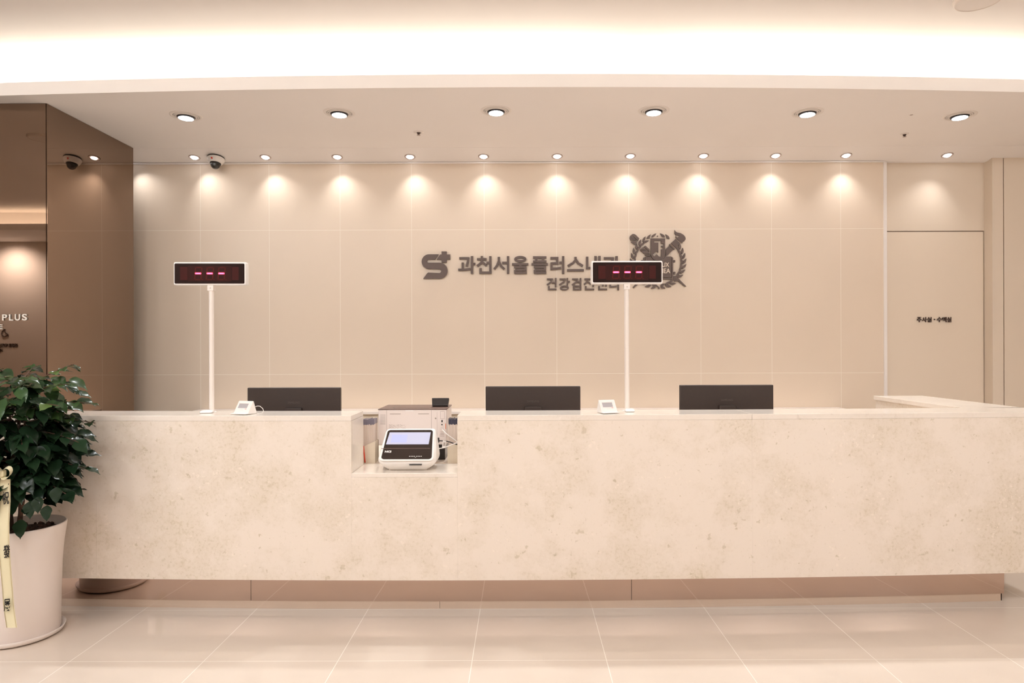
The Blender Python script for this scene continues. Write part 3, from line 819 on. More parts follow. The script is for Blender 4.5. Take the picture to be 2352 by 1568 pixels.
# ------------------------------------------------------------------ things on the counter
def number_display(cx_px, label):
    Y = 3.775
    X = WX(cx_px, Y)
    u = Y / F
    t = thing('number_display', (X, Y, H_TOP), label, 'display sign', 'queue number displays')
    zc_ = EYE + (VY - 627) * u - H_TOP      # centre of the box over the counter
    Wd, Hd, D = 164 * u, 53 * u, 0.046
    m = MB(); m.box(-Wd / 2, Wd / 2, -D / 2, D / 2, zc_ - Hd / 2, zc_ + Hd / 2, 0.009, 4); hs = m.build('housing', M['white'], t)
    k = u / 8.4
    def lx_(cx): return (cx - 840) * k
    def lz_(cy): return zc_ - (cy - 973) * k
    yfr = -D / 2
    # rounded dark window
    def rr(x0, x1, z0, z1, r, n=5):
        pts = []
        for cx, cz, a in ((x1 - r, z1 - r, 0), (x0 + r, z1 - r, 90), (x0 + r, z0 + r, 180), (x1 - r, z0 + r, 270)):
            pts += [(cx + r * math.cos(math.radians(a + 90 * i / n)), cz + r * math.sin(math.radians(a + 90 * i / n))) for i in range(n + 1)]
        return pts
    m = MB(); m.prism(rr(lx_(180), lx_(1500), lz_(1165), lz_(780), 0.006), yfr - 0.0010, yfr + 0.001); win = m.build('window', M['ledface'], t)
    m = MB(); m.prism(rr(lx_(430), lx_(1255), lz_(1120), lz_(826), 0.003), yfr - 0.0014, yfr); m.build('tinted_filter', M['ledglow'], win)
    for a, c in ((285, 425), (1265, 1390)):
        m = MB(); m.prism(rr(lx_(a), lx_(c), lz_(1100), lz_(845), 0.002), yfr - 0.0016, yfr); m.build('dark_digit', M['ledghost2'], win)
    for a in (545, 765, 985):
        sl = 22
        def q(x, y): return (lx_(x + sl * (1100 - y) / 255.0), lz_(y))
        m = MB()
        x0, x1, w = a, a + 143, 24
        for pl in ([(x0 + w, 845), (x1 - w, 845), (x1 - w, 868), (x0 + w, 868)], [(x0 + w, 1077), (x1 - w, 1077), (x1 - w, 1100), (x0 + w, 1100)],
                   [(x0, 855), (x0 + w, 868), (x0 + w, 950), (x0, 960)], [(x1 - w, 868), (x1, 855), (x1, 960), (x1 - w, 950)],
                   [(x0, 985), (x0 + w, 995), (x0 + w, 1077), (x0, 1090)], [(x1 - w, 995), (x1, 985), (x1, 1090), (x1 - w, 1077)],
                   [(x1 + 8, 1080), (x1 + 28, 1080), (x1 + 28, 1100), (x1 + 8, 1100)]):
            m.prism([q(*p) for p in pl], yfr - 0.0018, yfr)
        m.build('segment_digit', M['ledghost'], win)
        m = MB(); m.prism(rr(lx_(a + 20), lx_(a + 140), lz_(988), lz_(954), 15 * k, 5), yfr - 0.0026, yfr); dash = m.build('lit_dash', M['ledlit'], win)
        m = MB(); m.prism(rr(lx_(a + 34), lx_(a + 126), lz_(981), lz_(961), 9 * k, 5), yfr - 0.0028, yfr); m.build('lit_core', M['ledcore'], dash)
    zb = zc_ - Hd / 2
    m = MB(); m.box(-0.017, 0.017, -0.016, 0.016, zb - 0.030, zb + 0.002, 0.002); br = m.build('bracket', M['white2'], t)
    m = MB(); m.lathe([(0, -0.001), (0.0025, -0.001), (0.0028, 0.001)], n=12, mtx=Matrix.Translation((0, -0.0162, zb - 0.015)) @ Matrix.Rotation(math.radians(-90), 4, 'X')); m.build('screw', M['trimgrey'], br)
    m = MB(); m.lathe([(0.0132, 0.003), (0.0132, zb - 0.005)], n=24); m.build('pole', M['white2'], t)
    m = MB(); m.lathe([(0, 0.006), (0.0135, 0.006), (0.024, 0.004), (0.026, 0.0), (0, 0)], n=24); m.build('foot', M['white'], t)
    return t
dl = number_display(486, 'red LED number display on white pole, left of the left monitor')
dl.rotation_euler = (0, 0, math.radians(2.0))
dr = number_display(1440, 'red LED number display on white pole, in front of the emblem')
dr.rotation_euler = (0, math.radians(-0.1), math.radians(1.0))

def puck(px0, px1, py, label, yaw):
    Y = 3.72
    X = WX((px0 + px1) / 2, Y)
    t = thing('call_receiver', (X, Y, H_TOP), label, 'small device', 'white receivers on the counter', yaw)
    w = (px1 - px0) * Y / F
    m = MB(); m.box(-w / 2, w / 2, -0.026, 0.026, 0.001, 0.016, 0.006, 3)
    for v in m.bm.verts:
        if v.co.z > 0.008 and v.co.y < 0: v.co.z -= 0.007 * (-v.co.y / 0.026)
    m.build('body', M['white'], t)
    m = MB(); m.tube([(w * .2, 0.024, 0.01), (w * .1, 0.04, 0.016), (-w * .2, 0.055, 0.012), (-w * .5, 0.07, 0.003), (-w * .8, 0.075, 0.002)], 0.0014, 6); m.build('cable', M['cablewhite'], t)
puck(461, 489, 938, 'flat white receiver at the foot of the left display pole', 0.15)
puck(1435, 1457, 938, 'flat white receiver at the foot of the right display pole', -0.1)

def call_unit(px, yaw, label, cable):
    Y = 3.655
    X = WX(px, Y)
    t = thing('call_unit', (X, Y, H_TOP), label, 'desk device', 'white call units on the counter', yaw)
    w = 0.092
    m = MB()
    m.box(-w / 2 - .003, w / 2 + .003, -0.052, -0.004, 0.003, 0.008, 0.002); m.build('tray', M['white'], t)
    prof = [(-0.030, 0.008), (0.012, 0.069), (0.018, 0.069), (0.040, 0.012), (0.038, 0.002), (-0.030, 0.002)]
    m = MB()
    a = [m.bm.verts.new((-w / 2, y, z)) for y, z in prof]; c = [m.bm.verts.new((w / 2, y, z)) for y, z in prof]
    m.bm.faces.new(a); m.bm.faces.new(c[::-1])
    for k in range(len(prof)): m.bm.faces.new((a[k], c[k], c[(k + 1) % len(prof)], a[(k + 1) % len(prof)]))
    body = m.build('body', M['white'], t, bevel=0.003)
    d = Vector((0, 0.042, 0.061)).normalized(); nrm = Vector((0, -d.z, d.y)); base = Vector((0, -0.030, 0.008))
    def P(x, s, off): return Vector((x, 0, 0)) + base + d * s + nrm * off
    def quad(x0, x1, s0, s1, off): return [P(x0, s0, off), P(x1, s0, off), P(x1, s1, off), P(x0, s1, off)]
    m = MB(); m.face(quad(-0.032, 0.026, 0.030, 0.057, 0.0008)); m.build('screen', M['lcd'], t)
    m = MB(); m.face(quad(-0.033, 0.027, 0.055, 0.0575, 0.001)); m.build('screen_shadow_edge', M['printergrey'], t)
    m = MB(); m.face(quad(0.016, 0.026, 0.023, 0.0265, 0.0008)); m.build('lamp', M['pink'], t)
    m = MB(); m.face(quad(-0.014, 0.008, 0.017, 0.021, 0.0008)); m.build('marking', M['trimring'], t)
    if cable:
        m = MB(); m.tube([(w / 2 - .002, 0.026, 0.036), (w / 2 + .012, 0.028, 0.042), (w / 2 + .028, 0.03, 0.042), (w / 2 + .046, 0.03, 0.030), (w / 2 + .056, 0.025, 0.018), (w / 2 + .052, 0.02, 0.006), (w / 2 + .03, 0.02, 0.0025), (w / 2 + .005, 0.04, 0.0025), (w / 2 - .03, 0.05, 0.0025)], 0.0016, 8); m.build('cable', M['cablewhite'], t)
call_unit(561, -0.30, 'white wedge call unit with grey screen, before the left monitor', True)
call_unit(1395, 0.30, 'white wedge call unit with grey screen, beside the right display pole', False)

def monitor(x0, x1, ytop, label, text, rz):
    Y = 4.06
    X0, X1 = WX(x0, Y), WX(x1, Y)
    zt = EYE - (ytop + ROLL * ((x0 + x1) / 2 - VX) - VY) * Y / F
    t = thing('monitor', ((X0 + X1) / 2, Y + 0.02, ZL), label, 'monitor', 'monitors behind the counter', rz)
    w = X1 - X0; zt -= ZL
    m = MB(); m.box(-w / 2, w / 2, -0.016, 0.012, zt - 0.33, zt, 0.004, 2); m.build('back_shell', M['monitor'], t)
    m = MB(); m.box(-w / 2 + .004, w / 2 - .004, 0.0125, 0.018, zt - 0.326, zt - 0.004, 0.001); m.build('screen', M['glassblack'], t)
    m = MB(); m.box(-0.05, 0.05, -0.034, -0.016, 0.012, zt - 0.12, 0.004); m.build('stand_neck', M['monitor'], t)
    m = MB(); m.box(-0.12, 0.12, -0.09, 0.09, 0.0, 0.012, 0.004); m.build('stand_foot', M['monitor'], t)
    if text:
        me = glyph('SAMSUNG', -0.036, 0.036, zt - 0.095, zt - 0.083, -0.0166, 0.001, 0.0)
        link('maker_lettering', me, M['monitortext'], t)
monitor(567, 781, 890, 'black monitor seen from behind, left of the counter notch', True, 0.0)
monitor(1115, 1333, 887, 'black monitor seen from behind, right of the printer', True, 0.0)
monitor(1562, 1777, 884, 'black monitor seen from behind, furthest right', True, 0.0)

# ------------------------------------------------------------------ printer in the notch
Yp = 3.955
px0, px1 = WX(868.5, Yp), WX(1025, Yp)
ptop = 1.045
PC = ((px0 + px1) / 2, Yp + 0.145, ZL)
t = thing('laser_printer', PC, 'white laser printer with dark top, seen from behind in the counter notch', 'printer')
hw = (px1 - px0) / 2; zt = ptop - ZL
def pu(px): return WX(px, Yp) - PC[0]
def pv(py): return W(945, py, Yp)[1] - ZL
yb = -0.145
zb = pv(1021)
m = MB(); m.box(-hw, hw, yb, 0.145, zb, zt - 0.006, 0.003); m.build('body', M['printer'], t)
m = MB(); m.box(-hw + .02, hw - .012, yb + 0.03, 0.14, 0.0, zb + 0.001, 0.003); m.build('paper_tray', M['black'], t)
m = MB(); m.box(-hw - 0.002, hw + 0.002, yb - 0.002, 0.147, zt - 0.007, zt, 0.003); lid = m.build('top_cover', M['printerdark'], t)
m = MB()
m.prism([(-hw + .075, zt + .0002), (hw - .10, zt + .0002), (hw - .10, zt + .001), (-hw + .075, zt + .001)], -0.10, 0.12); m.build('output_tray', M['printerdark'], t)
m = MB()
m.face([(-hw + .068, -0.10, zt + .0012), (-hw + .080, -0.10, zt + .0012), (-hw + .095, 0.11, zt + .0012), (-hw + .083, 0.11, zt + .0012)])
m.face([(hw - .10, -0.05, zt + .0012), (hw - .095, -0.05, zt + .0012), (hw - .09, 0.11, zt + .0012), (hw - .097, 0.11, zt + .0012)])
m.build('tray_slope', M['black'], t)
m = MB(); m.box(-0.052, 0.052, -0.012, 0.012, -0.026, 0.026, 0.004, 3)
for v in m.bm.verts:
    f_ = (0.026 - v.co.z) / 0.052
    v.co.x *= 1 - 0.10 * f_
    v.co = Matrix.Rotation(math.radians(-28), 4, 'X') @ v.co
    v.co += Vector((WX(1011, 4.10) - PC[0], 0.005, zt + 0.024))
cp = m.build('control_panel', M['black'], t)
ybk = yb - 0.0006
m = MB()
for px in (887.5, 990.3): m.box(pu(px) - .0009, pu(px) + .0009, ybk, yb + .001, zb + .004, zt - .008)
for px in (1003.5,): m.box(pu(px) - .0005, pu(px) + .0005, ybk, yb + .001, zb + .004, zt - .02)
m.build('seam', M['printergrey'], t)
m = MB()
for k in range(9): 
    z = pv(952.5 + k * 2.65); m.box(pu(873), pu(885), ybk, yb + .001, z - .0010, z + .0010)
m.build('vent', M['printergrey'], t)
m = MB()
for k in range(3): 
    z = pv(991 + k * 2.6); m.box(pu(1011), pu(1019), ybk, yb + .001, z - .0009, z + .0009)
for k in range(3):
    z = pv(997 + k * 2.3); m.box(pu(1009.5), pu(1020), ybk, yb + .001, z - .0008, z + .0008)
m.build('vent', M['printergrey'], t)
m = MB()
for a, c in ((895, 920), (960, 985)): m.box(pu(a), pu(c), ybk, yb + .001, pv(951), pv(949.3))
m.build('hinge_slot', M['printergrey'], t)
m = MB(); m.box(pu(931), pu(949), ybk - .001, yb + .001, pv(943.8), pv(942.2), 0.0003); m.build('latch', M['white'], t)
m = MB()
rnd = random.Random(4)
for k in range(7):
    z = pv(974.5 + k * 1.55); x = 893.0
    while x < 930:
        w = rnd.uniform(2, 7)
        if rnd.random() < 0.75: m.box(pu(x), pu(min(x + w, 931)), ybk, yb + .001, z - .0006, z + .0006)
        x += w + rnd.uniform(0.8, 4)
m.build('rating_label', M['printergrey'], t)
m = MB(); m.lathe([(0, -0.001), (0.0045, -0.001), (0.005, 0.001)], n=16, mtx=Matrix.Translation((pu(1000), yb, pv(960.5))) @ Matrix.Rotation(math.radians(-90), 4, 'X')); m.build('lock', M['printergrey'], t)
m = MB()
m.box(pu(1013.3), pu(1016.3), ybk, yb + .001, pv(969.5), pv(964.5)); m.box(pu(1013.2), pu(1016), ybk, yb + .001, pv(976.5), pv(973.5))
m.build('port', M['black'], t)
m = MB()
for (a, c, d, e) in ((1011, 1020.5, 944.2, 944.8), (1011, 1020.5, 961.2, 961.8), (1011, 1011.5, 944.5, 961.5), (1020, 1020.5, 944.5, 961.5)):
    m.box(pu(a), pu(c), ybk, yb + .001, pv(e), pv(d))
m.build('slot_cover', M['printergrey'], t)
m = MB(); m.box(pu(1020.3), pu(1022), ybk - .0004, yb + .001, pv(986), pv(972.5)); m.build('warning_sticker', M['white'], t)
m = MB(); m.box(pu(1022), pu(1023.6), ybk - .0004, yb + .001, pv(985), pv(972.5)); m.build('warning_sticker', M['orange'], t)

# ------------------------------------------------------------------ check-in terminal
KX = WX(936, 3.65)
t = thing('check_in_terminal', (KX, 3.70, ZL), 'white check-in terminal with slanted touch screen on the notch ledge', 'terminal')
def ring(w, y0, y1, z, r, n=6):
    pts = []
    w2 = w / 2
    for cx, cy, a in ((w2 - r, y1 - r, 0), (-w2 + r, y1 - r, 90), (-w2 + r, y0 + r, 180), (w2 - r, y0 + r, 270)):
        for i in range(n + 1):
            an = math.radians(a + 90 * i / n)
            pts.append(Vector((cx + r * math.cos(an), cy + r * math.sin(an), z)))
    return pts
PL0 = Vector((0, 3.600 - 3.70, 0.809 - ZL)); PL1 = Vector((0, 3.744 - 3.70, 0.948 - ZL))
secs = [(0.205, -0.060, 0.075, 0.006, 0.03), (0.225, -0.072, 0.088, 0.010, 0.03), (0.262, -0.084, 0.105, 0.022, 0.04), (0.296, -0.096, 0.112, 0.040, 0.04),
        (0.308, -0.100, 0.114, 0.054, 0.035), (0.309, -0.094, 0.114, 0.066, 0.030), (0.303, -0.067, 0.112, 0.092, 0.026), (0.294, -0.031, 0.110, 0.126, 0.024),
        (0.284, 0.004, 0.106, 0.160, 0.022), (0.276, 0.035, 0.100, 0.190, 0.020), (0.264, 0.047, 0.092, 0.2015, 0.016), (0.245, 0.056, 0.080, 0.206, 0.010)]
m = MB()
rings = []
for w, y0, y1, z, r in secs: rings.append([m.bm.verts.new(p) for p in ring(w, y0, y1, z, r)])
for a, c in zip(rings, rings[1:]):
    nn = len(a)
    for k in range(nn):
        f = m.bm.faces.new((a[k], a[(k + 1) % nn], c[(k + 1) % nn], c[k])); f.smooth = True
m.bm.faces.new(rings[0][::-1]); m.bm.faces.new(rings[-1])
m.build('body', M['white'], t)
m = MB(); m.box(-0.10, 0.10, -0.055, 0.07, 0.0, 0.008, 0.002); m.build('foot', M['white2'], t)
dv = (PL1 - PL0); ln_ = dv.length; dn = dv.normalized(); nr = Vector((0, -dn.z, dn.y))
def KP(x, tt, off): return Vector((x, 0, 0)) + PL0 + dn * (ln_ * tt) + nr * off
def kpoly(pts, off0, off1, name, m_, parent=None):
    mb = MB()
    a = [mb.bm.verts.new(KP(x, s, off1)) for x, s in pts]; c = [mb.bm.verts.new(KP(x, s, off0)) for x, s in pts]
    mb.bm.faces.new(a); mb.bm.faces.new(c[::-1])
    for k in range(len(pts)): mb.bm.faces.new((a[k], c[k], c[(k + 1) % len(pts)], a[(k + 1) % len(pts)]))
    return mb.build(name, m_, parent or t)
def kround(w0, w1, t0, t1, r, n=6):
    rt = r / ln_
    pts = []
    for sx, cz, a, w in ((1, t1 - rt, 0, w1), (-1, t1 - rt, 90, w1), (-1, t0 + rt, 180, w0), (1, t0 + rt, 270, w0)):
        for i in range(n + 1):
            an = math.radians(a + 90 * i / n)
            pts.append((sx * (w / 2 - r) + r * math.cos(an), cz + rt * math.sin(an)))
    return pts
kpoly(kround(0.284, 0.264, -0.045, 1.02, 0.021), -0.006, 0.0025, 'screen_frame', M['white'])
kpoly(kround(0.266, 0.248, 0.0, 0.985, 0.016), -0.004, 0.0034, 'front_glass', M['glassblack'])
def kx(px, tt):
    Y = 3.600 + 0.144 * tt
    return WX(px, Y) - KX
scr = kpoly([(kx(886, .49), .49), (kx(984, .49), .49), (kx(989, .90), .90), (kx(895, .90), .90)], 0.002, 0.0040, 'touch_screen', M['screen'])
kpoly([(kx(897, .55), .55), (kx(933, .55), .55), (kx(936, .82), .82), (kx(900, .82), .82)], 0.002, 0.0044, 'screen_button', M['screenblue'], scr)
kpoly([(kx(875.5, .345), .345), (kx(987.5, .345), .345), (kx(987.5, .36), .36), (kx(875.5, .36), .36)], 0.001, 0.0038, 'panel_fold', M['printerdark'])
me = glyph('NCI', 0, 1, 0, 1, 0, 1, 0.05)
lx0, lx1 = kx(883.5, .25), kx(898, .25)
for v in me.vertices: v.co = KP(lx0 + (lx1 - lx0) * v.co.x, 0.215 + 0.065 * v.co.z, 0.0034 + (0.0008 if v.co.y < 0.5 else 0))
link('maker_mark', me, M['white'], t)
m = MB()
for k in range(8):
    cx = kx(940 + k * 3.6 + (2.0 if k > 3 else 0), .08)
    pts = [KP(cx + 0.0026 * math.cos(a), 0.09 + 0.0026 / ln_ * math.sin(a), 0.0040) for a in [2 * math.pi * j / 10 for j in range(10)]]
    m.face(pts)
cx = kx(953.4, .05)
m.face([KP(cx - .004, .075, .004), KP(cx, .045, .004), KP(cx + .004, .075, .004), KP(cx, .060, .004)])
m.build('slot_marking', M['white'], t)
X0 = kx(939, 0) ; X1 = kx(968, 0)
m = MB(); m.box(X0, X1, -0.1010, -0.09, 0.0335, 0.0395, 0.002); m.build('card_slot', M['black'], t)

# ------------------------------------------------------------------ file holders with leaflets
def holder(xa, xb, za, zb_, label, lab_leaf, grp, xs, topmat, ztop, seed):
    Yh = 3.872
    cx = (xa + xb) / 2
    t = thing('file_holder', (cx, Yh + 0.05, ZL), label, 'file holder', 'beige file holders')
    a, c = xa - cx, xb - cx
    m = MB(); m.prism([(a, 0.003), (c, 0.003), (c, zb_), (a, za)], -0.050, -0.047); m.build('front_board', M['holder'], t)
    m = MB(); m.prism([(a, 0.003), (c, 0.003), (c, zb_), (a, za)], 0.047, 0.050); m.build('rear_board', M['holder'], t)
    m = MB(); m.box(c - .003, c, -0.0468, 0.0468, 0.003, zb_ - .002); m.build('end_board', M['holder'], t)
    m = MB(); m.box(a, a + .003, -0.0468, 0.0468, 0.003, za - .002); m.build('end_board', M['holder'], t)
    m = MB(); m.box(a, c, -0.050, 0.050, 0.0, 0.0029); m.build('base', M['holder'], t)
    rn = random.Random(seed)
    src = None
    for i, x in enumerate(xs):
        if src is None:
            m = MB(); m.box(-0.0016, 0.0016, -0.044, 0.044, 0.0, ztop - 0.030, 0.0004, 1)
            m.mi = 1; m.box(-0.00165, 0.00165, -0.0443, 0.0443, ztop - 0.030, ztop, 0.0006, 2)
            src = m.build('leaflet', [M['leaflet'], topmat]); o = src
        else:
            o = src.copy(); COL.objects.link(o)
        o.location = (x, Yh + 0.05, ZL + 0.0032)
        o.rotation_euler = (0, rn.uniform(-0.0015, 0.0015), 0)
        o.scale = (1, 1, 1 + rn.uniform(-0.018, 0.012))
        tag(o, lab_leaf, 'leaflet', grp)
xr = -0.8305
holder(-1.03, xr, 0.035, 0.125, 'beige slanted file holder standing left of the printer', 'white leaflet with plastic-wrapped grey top, in the holder left of printer', 'leaflets in the left holder',
       [xr - 0.0065 - 0.0035 * k for k in range(20)], M['leaflettop2'], 0.245, 1)
xl = WX(1027, 3.87)
holder(xl, xl + 0.105, 0.092, 0.125, 'beige file holder standing right of the printer behind the cables', 'white leaflet with navy top, in the holder right of printer', 'leaflets in the right holder',
       [xl + 0.0065 + 0.0035 * k for k in range(19)], M['leaflettop'], 0.245, 2)
m = MB(); m.tube([(WX(834, 3.862), 3.862, ZL + 0.10), (WX(837.5, 3.862), 3.862, ZL + 0.005)], 0.004, 8)
tag(m.build('marker_pen', M['red']), 'thin red marker leaning against the left file holder', 'pen')

# ------------------------------------------------------------------ cables in the notch
def cpts(lst): return [(W(x, y, Y)[0], Y, W(x, y, Y)[1]) for x, y, Y in lst]
m = MB(); m.tube(cpts([(1014, 981, 3.945), (1016, 986, 3.93), (1022, 993, 3.85), (1032, 1001, 3.842), (1042, 1008, 3.84), (1052, 1016, 3.84), (1062, 1023, 3.84)]), 0.0026, 8)
tag(m.build('network_cable', M['cablewhite']), 'white cable hanging from the printer port to the right', 'cable')
t = thing('power_cable', (WX(1010, 3.84), 3.84, W(1010, 1012, 3.84)[1]), 'black power cable with white tag, right of the terminal', 'cable')
def rel(lst): return [Vector(p) - t.location for p in cpts(lst)]
m = MB(); m.tube(rel([(1000, 1012, 3.84), (1012, 1012, 3.838), (1024, 1012.5, 3.835), (1034, 1015, 3.833), (1044, 1019, 3.832), (1056, 1022, 3.832)]), 0.0030, 8); m.build('cord', M['black'], t)
m = MB(); m.box(WX(1004.5, 3.838) - t.location.x, WX(1008.5, 3.838) - t.location.x, -0.010, 0.006, -0.010, 0.018, 0.003); m.build('plug', M['black'], t)
p = rel([(1017, 1011, 3.826), (1025, 1012, 3.826), (1023, 1026, 3.826), (1015, 1028, 3.826)])
m = MB()
m.prism([(q_.x, q_.z) for q_ in p], p[0].y, p[0].y + 0.0012); m.build('tag', M['white'], t)
p = rel([(1019, 1016, 3.825), (1022.5, 1016, 3.825), (1021.5, 1024, 3.825), (1018, 1024, 3.825)])
m = MB(); m.prism([(q_.x, q_.z) for q_ in p], p[0].y, p[0].y + 0.001); m.build('tag_print', M['printergrey'], t)
m = MB(); m.tube(cpts([(1001, 1030, 3.80), (1010, 1029.5, 3.803), (1020, 1028, 3.806), (1030, 1024, 3.81), (1040, 1020, 3.815), (1052, 1016, 3.82)]), 0.0028, 8)
tag(m.build('data_cable', M['cablewhite']), 'white cable running from the terminal to the right edge of notch', 'cable')

# ------------------------------------------------------------------ potted plant with ribbon
PX, PY = -2.465, 3.34
t = thing('potted_plant', (PX, PY, 0), 'bushy green plant in a tall white pot left of the counter', 'plant')
m = MB(); m.lathe([(0.0, 0.0), (0.168, 0.0), (0.188, 0.010), (0.197, 0.030), (0.194, 0.031), (0.180, 0.012), (0.0, 0.008)], n=56); m.build('saucer', M['pot'], t)
m = MB(); m.lathe([(0.0, 0.012), (0.172, 0.012), (0.176, 0.022), (0.178, 0.20), (0.182, 0.34), (0.190, 0.44), (0.203, 0.535), (0.201, 0.541), (0.196, 0.541), (0.186, 0.48), (0.0, 0.48)], n=56); m.build('pot', M['pot'], t)
rnd = random.Random(11)
m = MB()
m.lathe([(0.187, 0.496), (0.12, 0.500), (0.0, 0.504)], n=30)
for k in range(220):
    a = rnd.uniform(0, 6.283); r = 0.175 * math.sqrt(rnd.random()); s = rnd.uniform(0.006, 0.012)
    q = bmesh.ops.create_icosphere(m.bm, subdivisions=1, radius=s)
    for v in q['verts']: v.co += Vector((r * math.cos(a), r * math.sin(a), 0.503))
m.build('soil', M['soil'], t)

stem = MB(); fol = MB()
tone_layer = fol.bm.faces.layers.float.new('tone')
def add_leaf(pos, dirv, up, L, wd, tone, droop):
    d = dirv.normalized(); s = d.cross(up)
    if s.length < 0.05: s = d.cross(Vector((1, 0, 0)))
    s.normalize(); n_ = s.cross(d).normalized()
    prof = [(0.0, 0.05), (0.06, 0.42), (0.14, 0.74), (0.25, 0.95), (0.37, 1.0), (0.50, 0.92), (0.63, 0.74), (0.75, 0.50), (0.84, 0.27), (0.91, 0.11), (1.0, 0.0)]
    rows_ = []
    for f_, w_ in prof:
        c = pos + d * (L * f_) - Vector((0, 0, 1)) * (droop * L * f_ * f_) + n_ * 0.0
        e = s * (wd * 0.5 * w_)
        lift = n_ * (wd * 0.12 * w_)
        wav = n_ * (wd * 0.05 * math.sin(f_ * 14))
        if w_ == 0.0: rows_.append([fol.bm.verts.new(c)])
        else: rows_.append([fol.bm.verts.new(c - e + lift + wav), fol.bm.verts.new(c), fol.bm.verts.new(c + e + lift - wav)])
    for A, B in zip(rows_, rows_[1:]):
        if len(B) == 1: fs = [(A[0], A[1], B[0]), (A[1], A[2], B[0])]
        else: fs = [(A[0], A[1], B[1], B[0]), (A[1], A[2], B[2], B[1])]
        for q in fs:
            f = fol.bm.faces.new(q); f.smooth = True; f[tone_layer] = tone
Z = Vector((0, 0, 1))
stem.tube([(0, 0, 0.49), (0.012, 0.01, 0.65), (-0.006, 0.0, 0.85), (0.015, -0.01, 1.05), (0.0, 0.0, 1.22)], 0.016, 8, 0.006)
stem.tube([(-0.05, 0.03, 0.49), (-0.07, 0.03, 0.7), (-0.05, 0.05, 0.95), (-0.08, 0.03, 1.15)], 0.011, 8, 0.005)
stem.tube([(0.04, -0.05, 0.49), (0.07, -0.06, 0.7), (0.06, -0.08, 0.9), (0.09, -0.06, 1.08)], 0.010, 8, 0.005)
def lim(z):                     # reach of the crown at a height
    for (za, ra), (zb__, rb) in zip(((0.50, 0.12), (0.60, 0.25), (0.75, 0.30), (0.95, 0.31), (1.10, 0.31), (1.20, 0.29), (1.30, 0.22), (1.36, 0.16)), ((0.60, 0.25), (0.75, 0.30), (0.95, 0.31), (1.10, 0.31), (1.20, 0.29), (1.30, 0.22), (1.36, 0.16), (9, 0.08))):
        if za <= z <= zb__: return ra + (rb - ra) * (z - za) / (zb__ - za)
    return 0.12
def sprig(h0, az, reach, rise, nl, light):
    base = Vector((0.03 * math.cos(az), 0.03 * math.sin(az), h0))
    d = Vector((math.cos(az), math.sin(az), 0))
    pts = []
    for k in range(7):
        f_ = k / 6
        pts.append(base + d * (reach * f_) + Z * (rise * f_ - 0.10 * reach * f_ * f_ * 2))
    for p_ in pts:              # never into the counter
        if p_.z < 1.10 and p_.y > 0.15: p_.y = 0.15
    if pts[-1].z < 0.66 and pts[-1].x > -0.1: return
    stem.tube(pts, 0.0045, 5, 0.0018)
    for i in range(nl):
        f_ = 0.22 + 0.78 * (i + rnd.random() * 0.5) / nl
        k = min(5, int(f_ * 6)); q = f_ * 6 - k
        p_ = pts[k].lerp(pts[k + 1], min(1, q))
        sd = 1 if i % 2 else -1
        az2 = az + sd * rnd.uniform(0.5, 1.25)
        if f_ > 0.93: az2 = az + rnd.uniform(-0.25, 0.25)
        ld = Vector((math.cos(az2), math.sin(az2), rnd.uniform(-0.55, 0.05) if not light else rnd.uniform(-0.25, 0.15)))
        L = rnd.uniform(0.062, 0.094) * (0.85 if light else 1.0)
        tip = p_ + ld.normalized() * L
        if tip.y > 0.17 and min(tip.z, p_.z) < 1.13: continue
        if tip.z < 0.625 - 0.25 * max(0, -tip.x): continue
        upv = (Z + Vector((rnd.uniform(-.5, .5), rnd.uniform(-.8, .2), 0))).normalized()
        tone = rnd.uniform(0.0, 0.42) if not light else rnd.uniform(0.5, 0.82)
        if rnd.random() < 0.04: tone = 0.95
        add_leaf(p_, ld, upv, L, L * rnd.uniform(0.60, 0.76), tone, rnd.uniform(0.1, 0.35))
for k in range(150):
    h0 = 0.56 + 0.62 * ((k * 0.618) % 1.0)
    az = rnd.uniform(0, 2 * math.pi)
    rise = rnd.uniform(-0.06, 0.10)
    reach = (lim(h0 + rise) - 0.06) * rnd.uniform(0.70, 1.05)
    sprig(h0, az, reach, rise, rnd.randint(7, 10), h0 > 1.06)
for (h0, az, reach, rise) in ((1.20, 0.05, 0.24, 0.17), (1.20, 2.6, 0.22, 0.16), (1.20, -1.2, 0.22, 0.15), (1.22, 1.9, 0.24, 0.14), (1.10, -0.05, 0.34, 0.10), (1.10, -0.5, 0.33, 0.10),
                              (1.04, 0.05, 0.34, 0.06), (1.0, -0.25, 0.34, 0.02), (0.86, -0.1, 0.34, 0.02), (0.78, -0.4, 0.34, 0.0), (0.72, -0.15, 0.33, 0.0), (0.64, -0.4, 0.31, 0.0), (1.16, -0.3, 0.30, 0.13), (1.18, -0.8, 0.28, 0.15),
                              (0.60, -0.9, 0.28, -0.02), (0.58, -0.3, 0.24, 0.0), (0.62, -1.5, 0.3, -0.04)):
    sprig(h0, az, reach, rise, 9, h0 > 1.06)
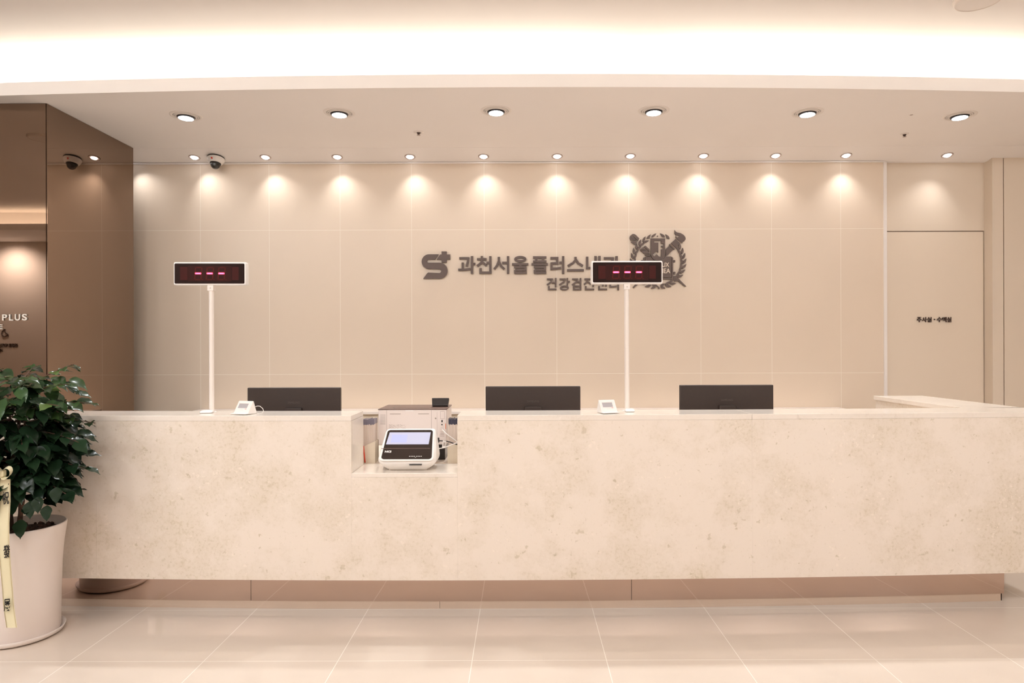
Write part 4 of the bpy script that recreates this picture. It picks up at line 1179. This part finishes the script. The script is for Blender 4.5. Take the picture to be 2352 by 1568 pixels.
# fill between, leaves hung through the body of the crown
for k in range(520):
    z = 0.58 + 0.68 * rnd.random()
    az = rnd.uniform(0, 2 * math.pi); r = lim(z) * math.sqrt(rnd.uniform(0.15, 0.75))
    p_ = Vector((r * math.cos(az), r * math.sin(az), z))
    if p_.y > 0.09 and z < 1.13: continue
    az2 = az + rnd.uniform(-0.7, 0.7)
    ld = Vector((math.cos(az2), math.sin(az2), rnd.uniform(-1.1, 0.0)))
    L = rnd.uniform(0.070, 0.10)
    tip = p_ + ld.normalized() * L
    if tip.y > 0.17 and z < 1.2: continue
    if tip.z < 0.64 - 0.25 * max(0, -tip.x): continue
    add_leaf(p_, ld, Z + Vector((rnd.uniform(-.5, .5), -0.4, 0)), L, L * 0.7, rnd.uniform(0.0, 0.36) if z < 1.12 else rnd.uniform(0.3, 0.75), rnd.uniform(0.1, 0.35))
# a few leaves hanging over the rim
for (px, py, L) in ((48, 1192, 0.092), (70, 1150, 0.085), (108, 1160, 0.075), (88, 1140, 0.08), (30, 1140, 0.09), (130, 1118, 0.08)):
    Yl = PY - 0.19
    X, zz = W(px, py, Yl)
    add_leaf(Vector((X - PX, Yl - PY, zz)), Vector((0.15, -0.25, -1)), Vector((0.1, -1, 0.2)), L, L * 0.68, 0.2, 0.0)
stem.build('stem', M['bark'], t)
fol.build('foliage', M['leaf'], t, norm=False)

# ribbon
Yr = 3.095
rx, rz_ = W(10, 1095, Yr)
t = thing('congratulation_ribbon', (rx, Yr, rz_), 'cream congratulation ribbon with black characters hanging before the white pot', 'ribbon')
path = [(11, 1100, 0.0), (11.5, 1150, 0.0), (12, 1200, -0.008), (13, 1250, -0.010), (15, 1300, -0.006), (17, 1350, 0.0), (19, 1390, 0.002), (23, 1415, 0.0), (30, 1439, -0.008)]
wid = 25 * Yr / F
m = MB(); e1 = MB()
prev = None
for (x, y, dy) in path:
    X, zz = W(x, y, Yr)
    X -= t.location.x; zz -= t.location.z
    a = [m.bm.verts.new((X + wid * f_, dy - 0.004 * math.sin(math.pi * (f_ + .5)), zz - 0.012 * f_ * 0)) for f_ in (-.5, -.25, 0, .25, .5)]
    c = [m.bm.verts.new(v.co + Vector((0, 0.0008, 0))) for v in a]
    if prev:
        for k in range(4):
            for q in ((prev[0][k], prev[0][k + 1], a[k + 1], a[k]), (prev[1][k], c[k], c[k + 1], prev[1][k + 1])):
                f = m.bm.faces.new(q); f.smooth = True
        for k in (0, 4): m.bm.faces.new((prev[0][k], a[k], c[k], prev[1][k]))
    prev = (a, c)
m.build('streamer', M['ribbon'], t)
for s_ in (-0.44, 0.44):
    e1.tube([(W(x, y, Yr)[0] - t.location.x + wid * s_, dy - 0.004 * math.sin(math.pi * (s_ + .5)) - 0.0006, W(x, y, Yr)[1] - t.location.z) for x, y, dy in path], 0.0008, 4)
e1.build('gold_border', M['ribbonedge'], t)
for ch, xc, y0, y1 in (('祝', 13, 1128, 1158), ('發', 15, 1251, 1281), ('展', 16, 1375, 1405)):
    Yc = Yr - 0.0162
    X0, Z1 = W(xc - 7.5, y0, Yc); X1, Z0 = W(xc + 7.5, y1, Yc)
    me = glyph(ch, X0, X1, Z0, Z1, Yc, 0.0010, 0.012)
    for v in me.vertices:                    # slight brush slant
        v.co.z += (v.co.x - (X0 + X1) / 2) * 0.12
    link('character', localize(me, t), M['ink'], t)
for k, (ax, bx, lift) in enumerate(((0.0, 0.050, 0.02), (0.0, -0.055, 0.02))):
    m = MB()
    prev = None
    for i in range(15):
        a = 2 * math.pi * i / 14
        cx = bx * 0.5 * (1 - math.cos(a)) * 0.9
        cz = 0.020 + 0.024 * math.sin(a) + abs(cx) * 0.3
        vs = [m.bm.verts.new((cx, -0.008 - 0.020 * f_, cz - 0.010 * f_)) for f_ in (0.0, 0.5, 1.0)]
        if prev:
            for q in range(2):
                f = m.bm.faces.new((prev[q], prev[q + 1], vs[q + 1], vs[q])); f.smooth = True
        prev = vs
    m.build('bow_loop', M['ribbon'], t)
m = MB(); m.box(-0.012, 0.012, -0.026, 0.0, 0.004, 0.034, 0.005, 2); m.build('knot', M['ribbon'], t)
